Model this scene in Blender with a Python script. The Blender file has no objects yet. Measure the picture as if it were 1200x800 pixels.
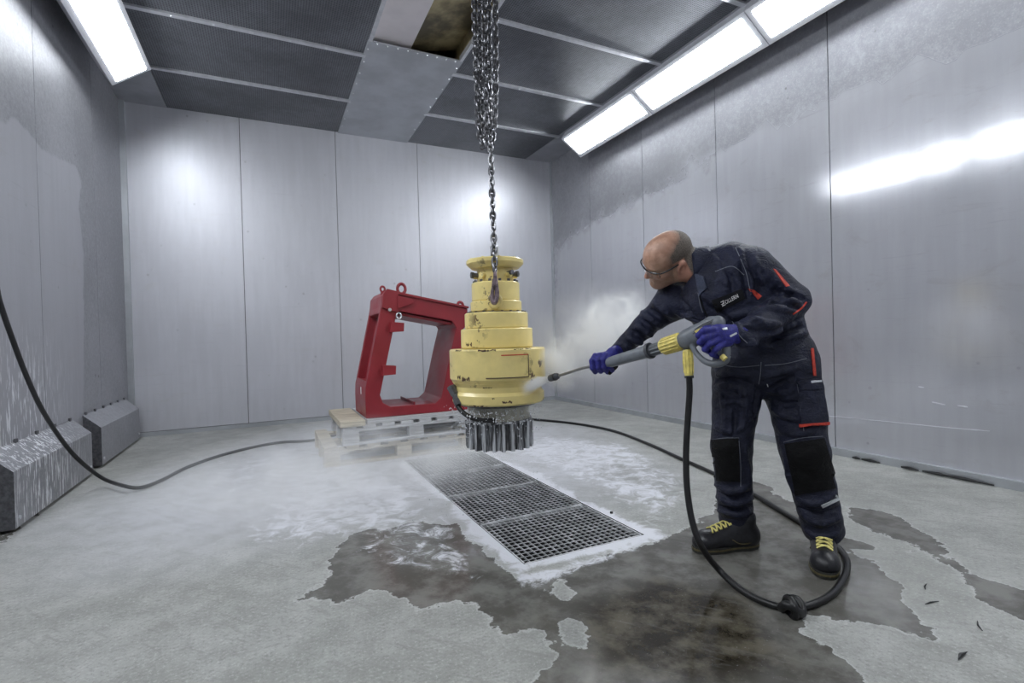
import bpy, bmesh, math, random
import numpy as np
from mathutils import Vector, Matrix
from mathutils.bvhtree import BVHTree
from mathutils.noise import noise as mnoise

random.seed(7)
rng = np.random.default_rng(7)
scene = bpy.context.scene
C = scene.collection

# ------------------------------------------------------------------ camera
FOC = 592.0                               # focal length in px of the 1200x800 frame
ROLL = math.atan(.027); YAW = math.atan(285 / 592.); PITCH = math.atan(6 / 592.); CAMH = .97
_F0 = np.array([math.sin(YAW), math.cos(YAW), 0]); _R = np.array([math.cos(YAW), -math.sin(YAW), 0]); _U0 = np.array([0, 0, 1.])
_F = _F0 * math.cos(PITCH) - _U0 * math.sin(PITCH); _U = _U0 * math.cos(PITCH) + _F0 * math.sin(PITCH)
CX = _R * math.cos(ROLL) - _U * math.sin(ROLL); CY = _R * math.sin(ROLL) + _U * math.cos(ROLL)
CP = np.array([0, 0, CAMH])
cam_d = bpy.data.cameras.new('camera'); cam = bpy.data.objects.new('camera', cam_d); C.objects.link(cam)
cam_d.sensor_width = 36; cam_d.lens = FOC / 1200 * 36; cam_d.clip_start = .05; cam_d.clip_end = 60
cam.matrix_world = Matrix(((CX[0], CY[0], -_F[0], 0), (CX[1], CY[1], -_F[1], 0), (CX[2], CY[2], -_F[2], CAMH), (0, 0, 0, 1)))
scene.camera = cam

# ------------------------------------------------------------------ world, exposure
world = bpy.data.worlds.new('world'); scene.world = world; world.use_nodes = True
world.node_tree.nodes['Background'].inputs[0].default_value = (.55, .6, .7, 1)
world.node_tree.nodes['Background'].inputs[1].default_value = .15
vs = scene.view_settings
vs.view_transform = 'Standard'; vs.look = 'None'; vs.gamma = 1; vs.use_curve_mapping = False
vs.exposure = 0.52
LIGHT = 15.0                             # strength of the light diffusers
try:
    scene.cycles.max_bounces = 10; scene.cycles.volume_bounces = 8; scene.cycles.volume_step_rate = 2.5
    scene.cycles.sample_clamp_indirect = 6.0
    scene.cycles.use_denoising = True
except Exception:
    pass

def ray(x, y):
    return (x - 600) / FOC * CX + (400 - y) / FOC * CY + _F
def at(x, y, d):                          # a point of the room: photo position and distance from the lens plane
    return CP + ray(x, y) * d
def on(x, y, ax, val):                    # the same where the line meets a plane of the room
    r = ray(x, y); return CP + r * ((val - CP[ax]) / r[ax])
def fl(x, y, z=0.):
    return on(x, y, 2, z)
def px(P):
    q = np.asarray(P) - CP; z = q @ _F
    return np.stack([600 + q @ CX / z * FOC, 400 - q @ CY / z * FOC], -1)

# ------------------------------------------------------------------ materials
MATS = {}
class NT:
    def __init__(s, name):
        s.m = bpy.data.materials.new(name); s.m.use_nodes = True; s.t = s.m.node_tree
        s.b = s.t.nodes['Principled BSDF']; s.out = s.t.nodes['Material Output']; MATS[name] = s.m
    def n(s, typ, **kw):
        nd = s.t.nodes.new('ShaderNode' + typ)
        for k, v in kw.items():
            if k.startswith('i_'):
                key = k[2:]; key = int(key) if key.isdigit() else key.replace('_', ' ')
                s.put(nd.inputs[key], v)
            else: setattr(nd, k, v)
        return nd
    def put(s, sock, v):
        if isinstance(v, bpy.types.NodeSocket): s.t.links.new(v, sock)
        elif isinstance(v, bpy.types.Node): s.t.links.new(v.outputs[0], sock)
        else:
            if isinstance(v, (tuple, list)) and len(v) == 3 and sock.type == 'RGBA': v = (*v, 1)
            sock.default_value = v
    def bs(s, **kw):
        for k, v in kw.items(): s.put(s.b.inputs[k.replace('_', ' ')], v)
        return s
    def obj(s): return s.n('TexCoord').outputs['Object']
    def geo(s): return s.n('NewGeometry').outputs['Position']
    def gen(s): return s.n('TexCoord').outputs['Generated']
    def scale(s, vec, sc): return s.n('Mapping', i_Vector=vec, i_Scale=sc).outputs[0]
    def noise(s, vec, sc, det=4, rough=.55, dist=0.): return s.n('TexNoise', i_Vector=vec, i_Scale=sc, i_Detail=det, i_Roughness=rough, i_Distortion=dist).outputs[0]
    def math(s, op, a, b=0., clamp=False):
        nd = s.n('Math', operation=op, use_clamp=clamp); s.put(nd.inputs[0], a); s.put(nd.inputs[1], b); return nd.outputs[0]
    def rng(s, v, a, b, c=0., d=1., smooth=True):
        nd = s.n('MapRange', interpolation_type='SMOOTHSTEP' if smooth else 'LINEAR')
        for i, q in enumerate((v, a, b, c, d)): s.put(nd.inputs[i], q)
        return nd.outputs[0]
    def mix(s, f, a, b):
        nd = s.n('Mix', data_type='RGBA'); s.put(nd.inputs[0], f); s.put(nd.inputs[6], a); s.put(nd.inputs[7], b); return nd.outputs[2]
    def attr(s, name): return s.n('Attribute', attribute_name=name).outputs['Fac']
    def bump(s, h, st=.3, dist=.01, nrm=None):
        nd = s.n('Bump', i_Strength=st, i_Distance=dist, i_Height=h)
        if nrm is not None: s.put(nd.inputs['Normal'], nrm)
        s.put(s.b.inputs['Normal'], nd.outputs[0]); return nd.outputs[0]

def plain(name, col, rough=.5, metal=0., var=.12, nscale=14., bump=0., bscale=60., **kw):
    t = NT(name); o = t.obj()
    nz = t.noise(o, nscale, 5, .6)
    lo = tuple(c * (1 - var) for c in col); hi = tuple(min(1, c * (1 + var)) for c in col)
    t.bs(Base_Color=t.mix(t.rng(nz, .3, .7), lo, hi), Roughness=rough, Metallic=metal, **kw)
    if bump: t.bump(t.noise(o, bscale, 4, .6), bump, .004)
    return t.m

# sheet metal of walls: satin, mottled, a washed (cleaner, shinier) area from attribute 'clean'
def wall_mat(name, col, rough_d, rough_c, metal, lift, drips=False, metal_c=.5):
    t = NT(name); g = t.geo()
    big = t.noise(g, 1.1, 4, .6); fine = t.noise(g, 26, 4, .65)
    streak = t.noise(t.scale(g, (9, 9, .9)), 1.6, 4, .6)
    cl = t.attr('clean'); nz = t.noise(g, 7, 5, .6)
    m = t.rng(t.math('ADD', cl, t.math('MULTIPLY', t.math('SUBTRACT', nz, .5), .03)), -.006, .006)
    grit = t.noise(g, 90, 3, .7)
    soil = t.mix(t.rng(t.math('ADD', t.math('MULTIPLY', big, .45), t.math('ADD', t.math('MULTIPLY', fine, .3), t.math('MULTIPLY', grit, .25))), .38, .64), tuple(c * .68 for c in col), tuple(c * 1.0 for c in col))
    vor = t.n('TexVoronoi', i_Vector=g, i_Scale=8.0, i_Randomness=1.0)
    vr = t.rng(t.noise(g, 3.0, 2), .5, .72)
    speck = t.math('MULTIPLY', t.rng(vor.outputs['Distance'], .07, .13, 1, 0), vr)
    soil = t.mix(t.math('MULTIPLY', speck, .6), soil, (.10, .10, .095))
    clean = t.mix(t.rng(t.math('ADD', t.math('MULTIPLY', streak, .5), t.math('MULTIPLY', big, .5)), .35, .65), tuple(min(1, c * (lift - .05)) for c in col), tuple(min(1, c * (lift + .05)) for c in col))
    smear = t.math('MULTIPLY', t.rng(t.noise(t.scale(g, (1, 1.2, 2.6)), 2.4, 6, .7, 1.2), .56, .75), .35)
    clean = t.mix(smear, clean, (col[0] * .92, col[1] * .9, col[2] * .8))
    base = t.mix(m, soil, clean)
    scr = t.noise(t.scale(g, (1.2, 1.2, 26)), 1.5, 5, .7)
    base = t.mix(t.rng(scr, .58, .75, 0, .30), base, tuple(c * .72 for c in col)); base = t.mix(t.rng(grit, .60, .72, 0, .35), base, tuple(min(1, c * 1.35) for c in col))
    base = t.mix(t.math('MULTIPLY', speck, .4), base, (.14, .14, .135))
    sp = t.attr('splash')
    if drips: dr = t.rng(t.noise(t.scale(g, (16, 16, 2.0)), 3.2, 3, .6), .53, .60)
    if drips: base = t.mix(t.math('MULTIPLY', dr, sp), base, (.86, .87, .9))
    rr = t.math('ADD', t.mix(m, (rough_d,) * 3, (rough_c,) * 3), t.math('MULTIPLY', t.math('SUBTRACT', big, .5), .14))
    t.bs(Base_Color=base, Metallic=t.mix(m, (metal,) * 3, (metal_c,) * 3), Roughness=rr, Specular_IOR_Level=.5)
    b1 = t.bump(t.noise(g, .9, 2, .4), .12, .02)
    t.bump(t.math('ADD', t.math('MULTIPLY', fine, .5), t.math('MULTIPLY', scr, .5)), .10, .003, b1)
    return t.m
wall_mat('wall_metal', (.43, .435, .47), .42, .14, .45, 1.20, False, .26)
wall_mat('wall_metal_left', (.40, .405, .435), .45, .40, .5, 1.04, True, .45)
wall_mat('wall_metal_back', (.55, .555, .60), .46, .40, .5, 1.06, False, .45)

t = NT('ceiling_mesh'); g = t.geo()
sx = t.n('SeparateXYZ', i_Vector=t.n('VectorRotate', rotation_type='Z_AXIS', i_Vector=g, i_Angle=.785).outputs[0])
h1 = t.math('SINE', t.math('MULTIPLY', sx.outputs[0], 230.)); h2 = t.math('SINE', t.math('MULTIPLY', sx.outputs[1], 230.))
hole = t.rng(t.math('MULTIPLY', h1, h2), .0, .45)
mot = t.rng(t.math('ADD', t.math('MULTIPLY', t.noise(g, 1.4, 4), .7), t.math('MULTIPLY', t.noise(g, 16, 4, .7), .3)), .36, .64)
t.bs(Base_Color=t.mix(t.math('MULTIPLY', hole, .75), t.mix(mot, (.12, .127, .142), (.21, .22, .245)), (.022, .022, .027)), Metallic=.6, Roughness=.30)
t.bump(hole, .3, .004)

plain('trim_metal', (.66, .67, .70), .34, .7, .08, 20)
plain('zinc_plate', (.47, .49, .52), .42, .6, .12, 3)
plain('slot_bright', (.80, .76, .78), .5, .2, .05, 4)
t = NT('slot_brown'); g = t.geo()
t.bs(Base_Color=t.mix(t.rng(t.noise(t.scale(g, (1, 1, .6)), 3, 5, .6), .35, .65), (.12, .10, .06), (.50, .42, .24)), Roughness=.45, Metallic=.4)
plain('light_housing', (.80, .81, .86), .4, .15, .04, 8)
t = NT('light_diffuser'); t.bs(Base_Color=(.9, .92, .95), Roughness=.4, Emission_Color=(.92, .965, 1.0), Emission_Strength=LIGHT)
plain('vent_metal', (.42, .43, .46), .4, .55, .12, 4)

# concrete floor with wet, foamy and dirty areas given by attributes
t = NT('concrete'); g = t.geo()
n_big = t.noise(g, 1.3, 5, .6); n_mid = t.noise(g, 7, 6, .65); n_fin = t.noise(g, 42, 5, .75)
dry = t.mix(t.rng(t.math('ADD', t.math('MULTIPLY', n_big, .5), t.math('MULTIPLY', n_mid, .5)), .36, .64), (.26, .264, .248), (.40, .404, .388))
n_gr = t.noise(g, 85, 4, .75); br = t.noise(t.scale(t.n('VectorRotate', rotation_type='Z_AXIS', i_Vector=g, i_Angle=.9).outputs[0], (2.5, 16, 1)), 1.6, 6, .7, .5)
dry = t.mix(t.rng(n_fin, .52, .64, 0, .5), dry, (.215, .215, .20)); dry = t.mix(t.rng(n_gr, .54, .64, 0, .55), dry, (.18, .18, .17)); dry = t.mix(t.rng(n_gr, .45, .36, 0, .5), dry, (.54, .54, .53)); dry = t.mix(t.rng(br, .53, .66, 0, .5), dry, (.22, .22, .205))
pale = t.math('MULTIPLY', t.attr('pale'), t.rng(t.math('ADD', t.math('MULTIPLY', n_mid, .5), t.math('MULTIPLY', br, .5)), .34, .6, .55, 1.))
dry = t.mix(pale, dry, (.60, .61, .655))
wn = t.math('ADD', t.math('MULTIPLY', t.math('SUBTRACT', t.noise(g, 5, 7, .62), .5), .22), t.math('MULTIPLY', t.math('SUBTRACT', t.noise(g, 26, 4, .6), .5), .05))
wv = t.math('ADD', t.attr('wet'), wn)
wet = t.rng(wv, -.004, .006)
rim = t.math('MULTIPLY', t.rng(wv, -.012, -.003), t.rng(wv, -.003, .004, 1, 0))
deep = t.rng(t.math('ADD', t.attr('deep'), t.math('MULTIPLY', t.math('SUBTRACT', n_mid, .5), .5)), .1, .8)
wcol = t.mix(t.rng(n_mid, .38, .64), (.10, .096, .086), (.19, .186, .172))
wcol = t.mix(deep, wcol, t.mix(t.rng(n_mid, .4, .66), (.022, .018, .012), (.105, .094, .070)))
wcol = t.mix(t.rng(br, .54, .70, 0, .22), wcol, (.26, .255, .245)); wcol = t.mix(t.rng(n_gr, .6, .72, 0, .35), wcol, (.36, .36, .36))
col = t.mix(wet, dry, wcol)
col = t.mix(t.math('MULTIPLY', rim, .28), col, (.74, .75, .76))
fo = t.attr('foam')
st = t.noise(t.n('VectorRotate', rotation_type='Z_AXIS', i_Vector=t.scale(g, (1, 1, 1)), i_Angle=.5).outputs[0], 9, 8, .72, .8)
fv = t.rng(t.math('ADD', fo, t.math('MULTIPLY', t.math('SUBTRACT', st, .5), 1.9)), .34, .8)
col = t.mix(fv, col, (.72, .73, .78))
dk = t.rng(t.math('ADD', t.attr('dirt'), t.math('MULTIPLY', t.math('SUBTRACT', t.noise(g, 9, 7, .7), .5), 1.6)), .45, .75)
col = t.mix(t.math('MULTIPLY', dk, .6), col, (.22, .22, .205))
rough = t.mix(wet, t.mix(t.attr('foam'), (.52,) * 3, (.34,) * 3), t.mix(t.rng(n_mid, .35, .7), (.06,) * 3, (.2,) * 3))
rough = t.mix(fv, rough, (.42,) * 3)
t.bs(Base_Color=col, Roughness=rough, Specular_IOR_Level=t.rng(wet, 0., 1., .45, .3, False))
wcol_ = 0
bh = t.math('MULTIPLY', t.math('ADD', t.math('MULTIPLY', n_mid, .7), t.math('MULTIPLY', n_fin, .3)), t.rng(wv, -.05, .05, 1, .12))
t.bump(bh, .35, .012)

def chipped(name, col, rust, rough, thr, wetness=0.):
    t = NT(name); o = t.obj()
    nz = t.noise(o, 9, 6, .7)
    low = t.rng(t.noise(o, 3.2, 2), .45, .62)
    chip = t.math('MULTIPLY', t.rng(nz, thr, thr + .02), low)
    fine = t.noise(o, 5, 5, .6)
    base = t.mix(t.rng(fine, .3, .7), tuple(c * .88 for c in col), tuple(min(1, c * 1.08) for c in col))
    t.bs(Base_Color=t.mix(chip, base, rust), Roughness=t.mix(t.rng(fine, .3, .7), (rough,) * 3, (rough + .15,) * 3), Coat_Weight=wetness, Coat_Roughness=.12)
    t.bump(t.math('SUBTRACT', t.math('MULTIPLY', t.noise(o, 40, 3), .15), chip), .3, .002)
    return t.m
chipped('yellow_paint', (.84, .69, .28), (.10, .055, .03), .32, .58, .25)
chipped('red_paint', (.26, .014, .024), (.12, .02, .02), .38, .72, .12)
plain('dark_paint_chip', (.09, .05, .03), .7, 0, .3, 30)
t = NT('wet_steel'); o = t.obj()
sn = t.noise(t.scale(o, (14, 14, 1.2)), 3, 5, .65)
t.bs(Base_Color=t.mix(t.rng(sn, .42, .6), (.10, .10, .105), (.66, .68, .72)), Roughness=.25, Metallic=.3)
t.bump(sn, .4, .006)
plain('pinion_neck', (.42, .41, .35), .35, .3, .25, 10)
plain('chain_steel', (.20, .20, .215), .30, .85, .35, 60)
plain('dark_steel', (.13, .13, .14), .4, .6, .3, 40)
plain('hook_steel', (.22, .17, .19), .4, .7, .5, 40)
t = NT('grate_zinc'); o = t.geo(); t.bs(Base_Color=t.mix(t.rng(t.noise(o, 12, 4), .4, .65), (.45, .46, .47), (.75, .76, .78)), Metallic=.4, Roughness=.4)
plain('pit_dark', (.012, .012, .012), .6)
def wood(name, a, b):
    t = NT(name); o = t.geo()
    gr = t.noise(t.scale(o, (2.5, 22, 40)), 1.5, 6, .65, .4)
    t.bs(Base_Color=t.mix(t.rng(gr, .35, .66), a, b), Roughness=.6); t.bump(gr, .3, .003); return t.m
wood('pallet_wood', (.36, .31, .23), (.60, .54, .42)); wood('grey_wood', (.36, .36, .37), (.58, .59, .61))
plain('rubber', (.008, .008, .009), .38, 0, .3, 30, .15, 200)
plain('gun_grey', (.16, .175, .20), .42, 0, .1, 30, .1, 300)
plain('gun_dark', (.06, .064, .075), .4, 0, .2, 30)
plain('gun_yellow', (.74, .62, .18), .4, 0, .18, 40)
plain('lance_steel', (.30, .30, .31), .3, .85, .2, 50)
def cloth(name, col, rough=.5, var=.35, wr=.8):
    t = NT(name); o = t.geo()
    w1 = t.noise(o, 15, 5, .6, .6); w2 = t.noise(t.scale(o, (1, 1, 2.2)), 30, 5, .6, 1.0); th = t.noise(o, 420, 2, .5)
    t.bs(Base_Color=t.mix(t.rng(t.math('ADD', t.math('MULTIPLY', w1, .6), t.math('MULTIPLY', th, .4)), .35, .65), tuple(c * (1 - var) for c in col), tuple(c * (1 + var) for c in col)),
         Roughness=rough, Specular_IOR_Level=.22)
    b1 = t.bump(t.math('ADD', t.math('MULTIPLY', w1, .6), t.math('MULTIPLY', w2, .4)), wr, .02); t.bump(th, .12, .002, b1); return t.m
cloth('jacket_navy', (.018, .0205, .042)); cloth('trouser_navy', (.018, .020, .038)); cloth('cloth_black', (.004, .004, .005), .7)
cloth('patch_black', (.008, .008, .011), .7, .2, .05)
cloth('collar_lining', (.05, .06, .10)); plain('cloth_red', (.55, .05, .03), .7, 0, .2, 60); plain('reflective', (.62, .64, .68), .35, .2, .1, 60)
plain('thread_white', (.82, .82, .84), .6, 0, .05); plain('thread_grey', (.16, .17, .21), .7)
plain('glove_blue', (.022, .022, .21), .62, 0, .25, 90, .35, 260); plain('glove_palm', (.02, .02, .024), .7, 0, .2, 60)
plain('shoe_black', (.016, .016, .020), .38, 0, .3, 60, .25, 120); plain('sole_dark', (.03, .03, .028), .5, 0, .3, 40)
plain('lace_yellow', (.70, .62, .20), .6, 0, .15, 60); plain('sole_yellow', (.12, .10, .045), .5, 0, .2, 40)
plain('black_plastic', (.015, .015, .018), .3, 0, .1)
t = NT('skin'); o = t.geo()
sk = t.mix(t.rng(t.noise(o, 22, 4, .6), .35, .65), (.40, .22, .155), (.56, .34, .25))
st1 = t.noise(o, 620, 2, .6)
hr = t.math('MULTIPLY', t.attr('stubble'), t.rng(st1, .3, .62, .35, 1.))
t.bs(Base_Color=t.mix(hr, t.mix(t.attr('flush'), sk, (.60, .26, .19)), (.085, .07, .06)), Roughness=.42, Subsurface_Weight=.08, Subsurface_Radius=(.01, .004, .002))
t.bump(t.noise(o, 300, 3), .08, .001)
t = NT('hair'); o = t.geo(); hn = t.noise(o, 420, 3, .7)
t.bs(Base_Color=t.mix(t.rng(hn, .35, .65), (.045, .036, .030), (.23, .19, .16)), Roughness=.7); t.bump(hn, .6, .002)
t = NT('lens_clear'); t.bs(Base_Color=(.95, .97, 1), Roughness=.03, Transmission_Weight=1.0, IOR=1.2)
t = NT('water_drop'); t.bs(Base_Color=(.93, .95, 1), Roughness=.08, Transmission_Weight=.35, IOR=1.33)

# ------------------------------------------------------------------ object helpers
def tag(o, label=None, cat=None, group=None, kind=None):
    if label: o['label'] = label
    if cat: o['category'] = cat
    if group: o['group'] = group
    if kind: o['kind'] = kind
    return o
def empty(name, loc=(0, 0, 0)):
    o = bpy.data.objects.new(name, None); o.location = loc; o.empty_display_size = .1; C.objects.link(o); return o
def link(name, me, m, parent=None, smooth=None):
    o = bpy.data.objects.new(name, me); C.objects.link(o)
    if m: me.materials.clear(); me.materials.append(MATS[m])
    if parent is not None:
        o.parent = parent; o.matrix_parent_inverse = wm(parent).inverted()
    if smooth is not None:
        me.shade_smooth() if smooth is True else None
    return o
def wm(o):
    return (wm(o.parent) @ o.matrix_parent_inverse if o.parent is not None else Matrix()) @ o.matrix_basis
def autosmooth(me, deg=35):
    for p in me.polygons: p.use_smooth = True
    try: me.set_sharp_from_angle(angle=math.radians(deg))
    except Exception: pass
def mesh(name, vs_, fs, m, parent=None, smooth=0):
    me = bpy.data.meshes.new(name); me.from_pydata([tuple(map(float, v)) for v in vs_], [], [tuple(map(int, f)) for f in fs]); me.update()
    if smooth: autosmooth(me, smooth)
    return link(name, me, m, parent)
class MB:
    def __init__(s): s.v = []; s.f = []
    def add(s, v, f):
        k = len(s.v); s.v += [tuple(map(float, q)) for q in v]; s.f += [tuple(i + k for i in q) for q in f]; return s
    def box(s, x0, x1, y0, y1, z0, z1):
        return s.add([(x, y, z) for z in (z0, z1) for y in (y0, y1) for x in (x0, x1)],
                     [(0, 2, 3, 1), (4, 5, 7, 6), (0, 1, 5, 4), (2, 6, 7, 3), (0, 4, 6, 2), (1, 3, 7, 5)])
    def prism(s, poly, ax, a, b):       # poly in the two other axes, extruded along ax
        def P(q, c): 
            l = list(q); l.insert(ax, c); return l
        n = len(poly); v = [P(q, a) for q in poly] + [P(q, b) for q in poly]
        fs = [tuple(range(n)), tuple(range(2 * n - 1, n - 1, -1))] + [(i, i + n, (i + 1) % n + n, (i + 1) % n) for i in range(n)]
        return s.add(v, fs)
    def tube(s, pts, r, n=8, caps=True):
        v, f = tube_geo(pts, r, n, caps); return s.add(v, f)
    def cyl(s, a, b, r0, r1=None, n=24): return s.tube([a, b], [r0, r0 if r1 is None else r1], n)
    def build(s, name, m, parent=None, smooth=0, bevel=0):
        me = bpy.data.meshes.new(name); me.from_pydata(s.v, [], s.f)
        bm = bmesh.new(); bm.from_mesh(me); bmesh.ops.recalc_face_normals(bm, faces=bm.faces)
        if bevel: bmesh.ops.bevel(bm, geom=[e for e in bm.edges if len(e.link_faces) == 2 and e.calc_face_angle(0) > .5], offset=bevel, segments=2, affect='EDGES', profile=.6)
        bm.to_mesh(me); bm.free(); me.update()
        if smooth: autosmooth(me, smooth)
        return link(name, me, m, parent)
def tube_geo(pts, r, n=8, caps=True):
    P = np.array(pts, float); k = len(P); r = np.broadcast_to(np.asarray(r, float), (k,))
    T = np.gradient(P, axis=0) if k > 2 else np.repeat((P[-1] - P[0])[None], k, 0)
    T /= np.linalg.norm(T, axis=1)[:, None] + 1e-12
    ref = np.array([0, 0, 1.]) if abs(T[0][2]) < .9 else np.array([1., 0, 0])
    N = np.cross(T[0], ref); N /= np.linalg.norm(N); vs_ = []
    for i in range(k):
        N = N - T[i] * (N @ T[i]); N /= np.linalg.norm(N); B = np.cross(T[i], N)
        for j in range(n):
            a = 2 * math.pi * j / n; vs_.append(P[i] + r[i] * (math.cos(a) * N + math.sin(a) * B))
    fs = [(i * n + j, i * n + (j + 1) % n, (i + 1) * n + (j + 1) % n, (i + 1) * n + j) for i in range(k - 1) for j in range(n)]
    if caps: fs += [tuple(range(n - 1, -1, -1)), tuple((k - 1) * n + j for j in range(n))]
    return vs_, fs
def lathe_geo(prof, c=(0, 0), n=64):      # prof [(r,z)...]
    vs_ = []; fs = []; k = len(prof)
    for (r, z) in prof:
        for j in range(n):
            a = 2 * math.pi * j / n; vs_.append((c[0] + r * math.cos(a), c[1] + r * math.sin(a), z))
    fs = [(i * n + j, i * n + (j + 1) % n, (i + 1) * n + (j + 1) % n, (i + 1) * n + j) for i in range(k - 1) for j in range(n)]
    fs += [tuple(range(n - 1, -1, -1)), tuple((k - 1) * n + j for j in range(n))]
    return vs_, fs
def spline(pts, per=10):                  # Catmull-Rom through the points
    P = [np.array(p, float) for p in pts]; P = [2 * P[0] - P[1]] + P + [2 * P[-1] - P[-2]]; out = []
    for i in range(1, len(P) - 2):
        p0, p1, p2, p3 = P[i - 1:i + 3]
        for k in range(per):
            u = k / per
            out.append(.5 * (2 * p1 + (p2 - p0) * u + (2 * p0 - 5 * p1 + 4 * p2 - p3) * u * u + (3 * p1 - 3 * p2 + p3 - p0) * u ** 3))
    out.append(P[-2]); return out
def sdist(P, poly):                       # signed distance to polygon, >0 inside; P (N,2)
    poly = np.array(poly, float); d = np.full(len(P), 1e9); ins = np.zeros(len(P), bool)
    for a, b in zip(poly, np.roll(poly, -1, 0)):
        e = b - a; w = P - a; t_ = np.clip((w @ e) / (e @ e + 1e-12), 0, 1)
        d = np.minimum(d, np.hypot(*(w - t_[:, None] * e).T))
        c = (a[1] > P[:, 1]) != (b[1] > P[:, 1])
        xi = (b[0] - a[0]) * (P[:, 1] - a[1]) / (b[1] - a[1] + 1e-12) + a[0]
        ins ^= c & (P[:, 0] < xi)
    return np.where(ins, d, -d)
def setattr_f(me, name, vals):
    a = me.attributes.new(name, 'FLOAT', 'POINT'); a.data.foreach_set('value', np.asarray(vals, np.float32))
# ================================================================== THE ROOM
XL, XR, YB, YF, H = -1.35, 3.90, 6.60, -3.0, 3.57
GX0, GX1, GY0, GY1 = .95, 1.60, 1.915, 4.02      # drain opening

# ---- floor
def grid_axis(a, b, step, marks):
    out = [a]
    for m in sorted(marks) + [b]:
        n = max(1, round((m - out[-1]) / step)); out += list(np.linspace(out[-1], m, n + 1)[1:])
    return np.array(out)
gxs = grid_axis(XL - .05, XR + .05, .035, [GX0, GX1]); gys = grid_axis(YF, YB + .05, .035, [GY0, GY1])
GXm, GYm = np.meshgrid(gxs, gys); FP = np.stack([GXm.ravel(), GYm.ravel()], 1)
nx, ny = len(gxs), len(gys)
ffs = []
for j in range(ny - 1):
    for i in range(nx - 1):
        cx, cy = (gxs[i] + gxs[i + 1]) / 2, (gys[j] + gys[j + 1]) / 2
        if GX0 < cx < GX1 and GY0 < cy < GY1: continue
        ffs.append((j * nx + i, j * nx + i + 1, (j + 1) * nx + i + 1, (j + 1) * nx + i))
floor = mesh('floor', [(p[0], p[1], 0) for p in FP], ffs, 'concrete'); tag(floor, kind='structure')
def fpoly(pts): return [fl(x, y)[:2] for x, y in pts]
WET = [
    [(342, 704), (367, 689), (390, 672), (390, 640), (425, 622), (480, 612), (535, 615), (575, 655), (600, 678), (640, 676), (700, 655), (765, 636), (800, 622), (830, 600), (880, 560), (905, 575),
     (990, 628), (1017, 639), (990, 645), (1024, 660), (1059, 683), (1068, 691), (1047, 698), (1062, 709), (1080, 730), (1104, 744), (1097, 753), (1059, 744), (1027, 732), (964, 723), (940, 721), (938, 733), (975, 758), (996, 782), (1030, 815),
     (800, 850), (620, 815), (633, 800), (645, 776), (648, 751), (633, 730), (608, 735), (587, 739), (573, 720), (550, 710), (533, 704), (500, 714), (480, 708), (454, 695), (433, 693), (405, 702), (394, 708), (383, 702)],
    [(985, 592), (1024, 597), (1052, 606), (1090, 625), (1101, 639), (1122, 655), (1146, 674), (1215, 695), (1215, 735), (1178, 716), (1150, 702), (1140, 680), (1115, 667), (1080, 650), (1059, 646), (1076, 641), (1045, 628), (1010, 616)],
    [(0, 618), (20, 600), (48, 600), (30, 612), (0, 640)],
]
DRY = [[(655, 730), (668, 726), (687, 744), (682, 754), (665, 750)], [(640, 690), (662, 675), (675, 700), (660, 706)]]
wet = np.full(len(FP), -1.)
for q in WET: wet = np.maximum(wet, sdist(FP, fpoly(q)))
for q in DRY: wet = np.minimum(wet, -sdist(FP, fpoly(q)))
setattr_f(floor.data, 'wet', np.clip(wet, -.3, .3))
dp = sdist(FP, fpoly([(640, 700), (760, 660), (900, 690), (940, 735), (990, 800), (850, 850), (660, 800), (650, 750)]))
setattr_f(floor.data, 'deep', np.clip(dp / .25, 0, 1))
def ramp(d, w): return np.clip(d / w, 0, 1)
grd = -sdist(FP, [(GX0, GY0), (GX1, GY0), (GX1, GY1), (GX0, GY1)])
foam = np.clip(1.0 - np.abs(grd - .01) / (.10 + .05 * np.sin(FP[:, 1] * 5 + FP[:, 0] * 3) + .03 * np.sin(FP[:, 1] * 17)), 0, 1.)                                            # border around the drain
foam = np.maximum(foam, .62 * ramp(sdist(FP, fpoly([(230, 650), (300, 560), (400, 535), (520, 560), (560, 620), (600, 690), (520, 670), (420, 640), (330, 660)])), .35))
foam = np.maximum(foam, .62 * ramp(sdist(FP, fpoly([(570, 528), (640, 505), (760, 520), (830, 560), (830, 610), (760, 640), (700, 590)])), .3))
setattr_f(floor.data, 'pale', .85 * ramp(sdist(FP, fpoly([(-80, 640), (90, 570), (370, 490), (700, 490), (840, 560), (700, 640), (560, 690), (470, 650), (380, 650), (220, 690), (0, 720)])), .9))
foam = np.maximum(foam, .42 * ramp(sdist(FP, fpoly([(90, 570), (370, 497), (560, 515), (560, 600), (470, 640), (380, 640), (220, 660)])), .8))
foam = np.maximum(foam, .8 * ramp(sdist(FP, fpoly([(590, 672), (750, 635), (790, 628), (745, 650), (640, 690), (600, 700)])), .08))
foam = np.maximum(foam, .42 * ramp(sdist(FP, fpoly([(395, 650), (430, 600), (540, 600), (600, 690), (520, 690), (440, 670)])), .12))
setattr_f(floor.data, 'foam', foam)
dirt = np.maximum(.6 * ramp(sdist(FP, fpoly([(630, 560), (720, 530), (800, 548), (870, 580), (800, 590), (700, 570)])), .2), 0)
dirt = np.maximum(dirt, .45 * ramp(sdist(FP, fpoly([(390, 640), (450, 600), (560, 640), (590, 690), (480, 690)])), .2))
dirt = np.maximum(dirt, .5 * ramp(.30 - np.abs(FP[:, 0] - XL), .3))
setattr_f(floor.data, 'dirt', dirt)
pit = MB(); e = .0
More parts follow.
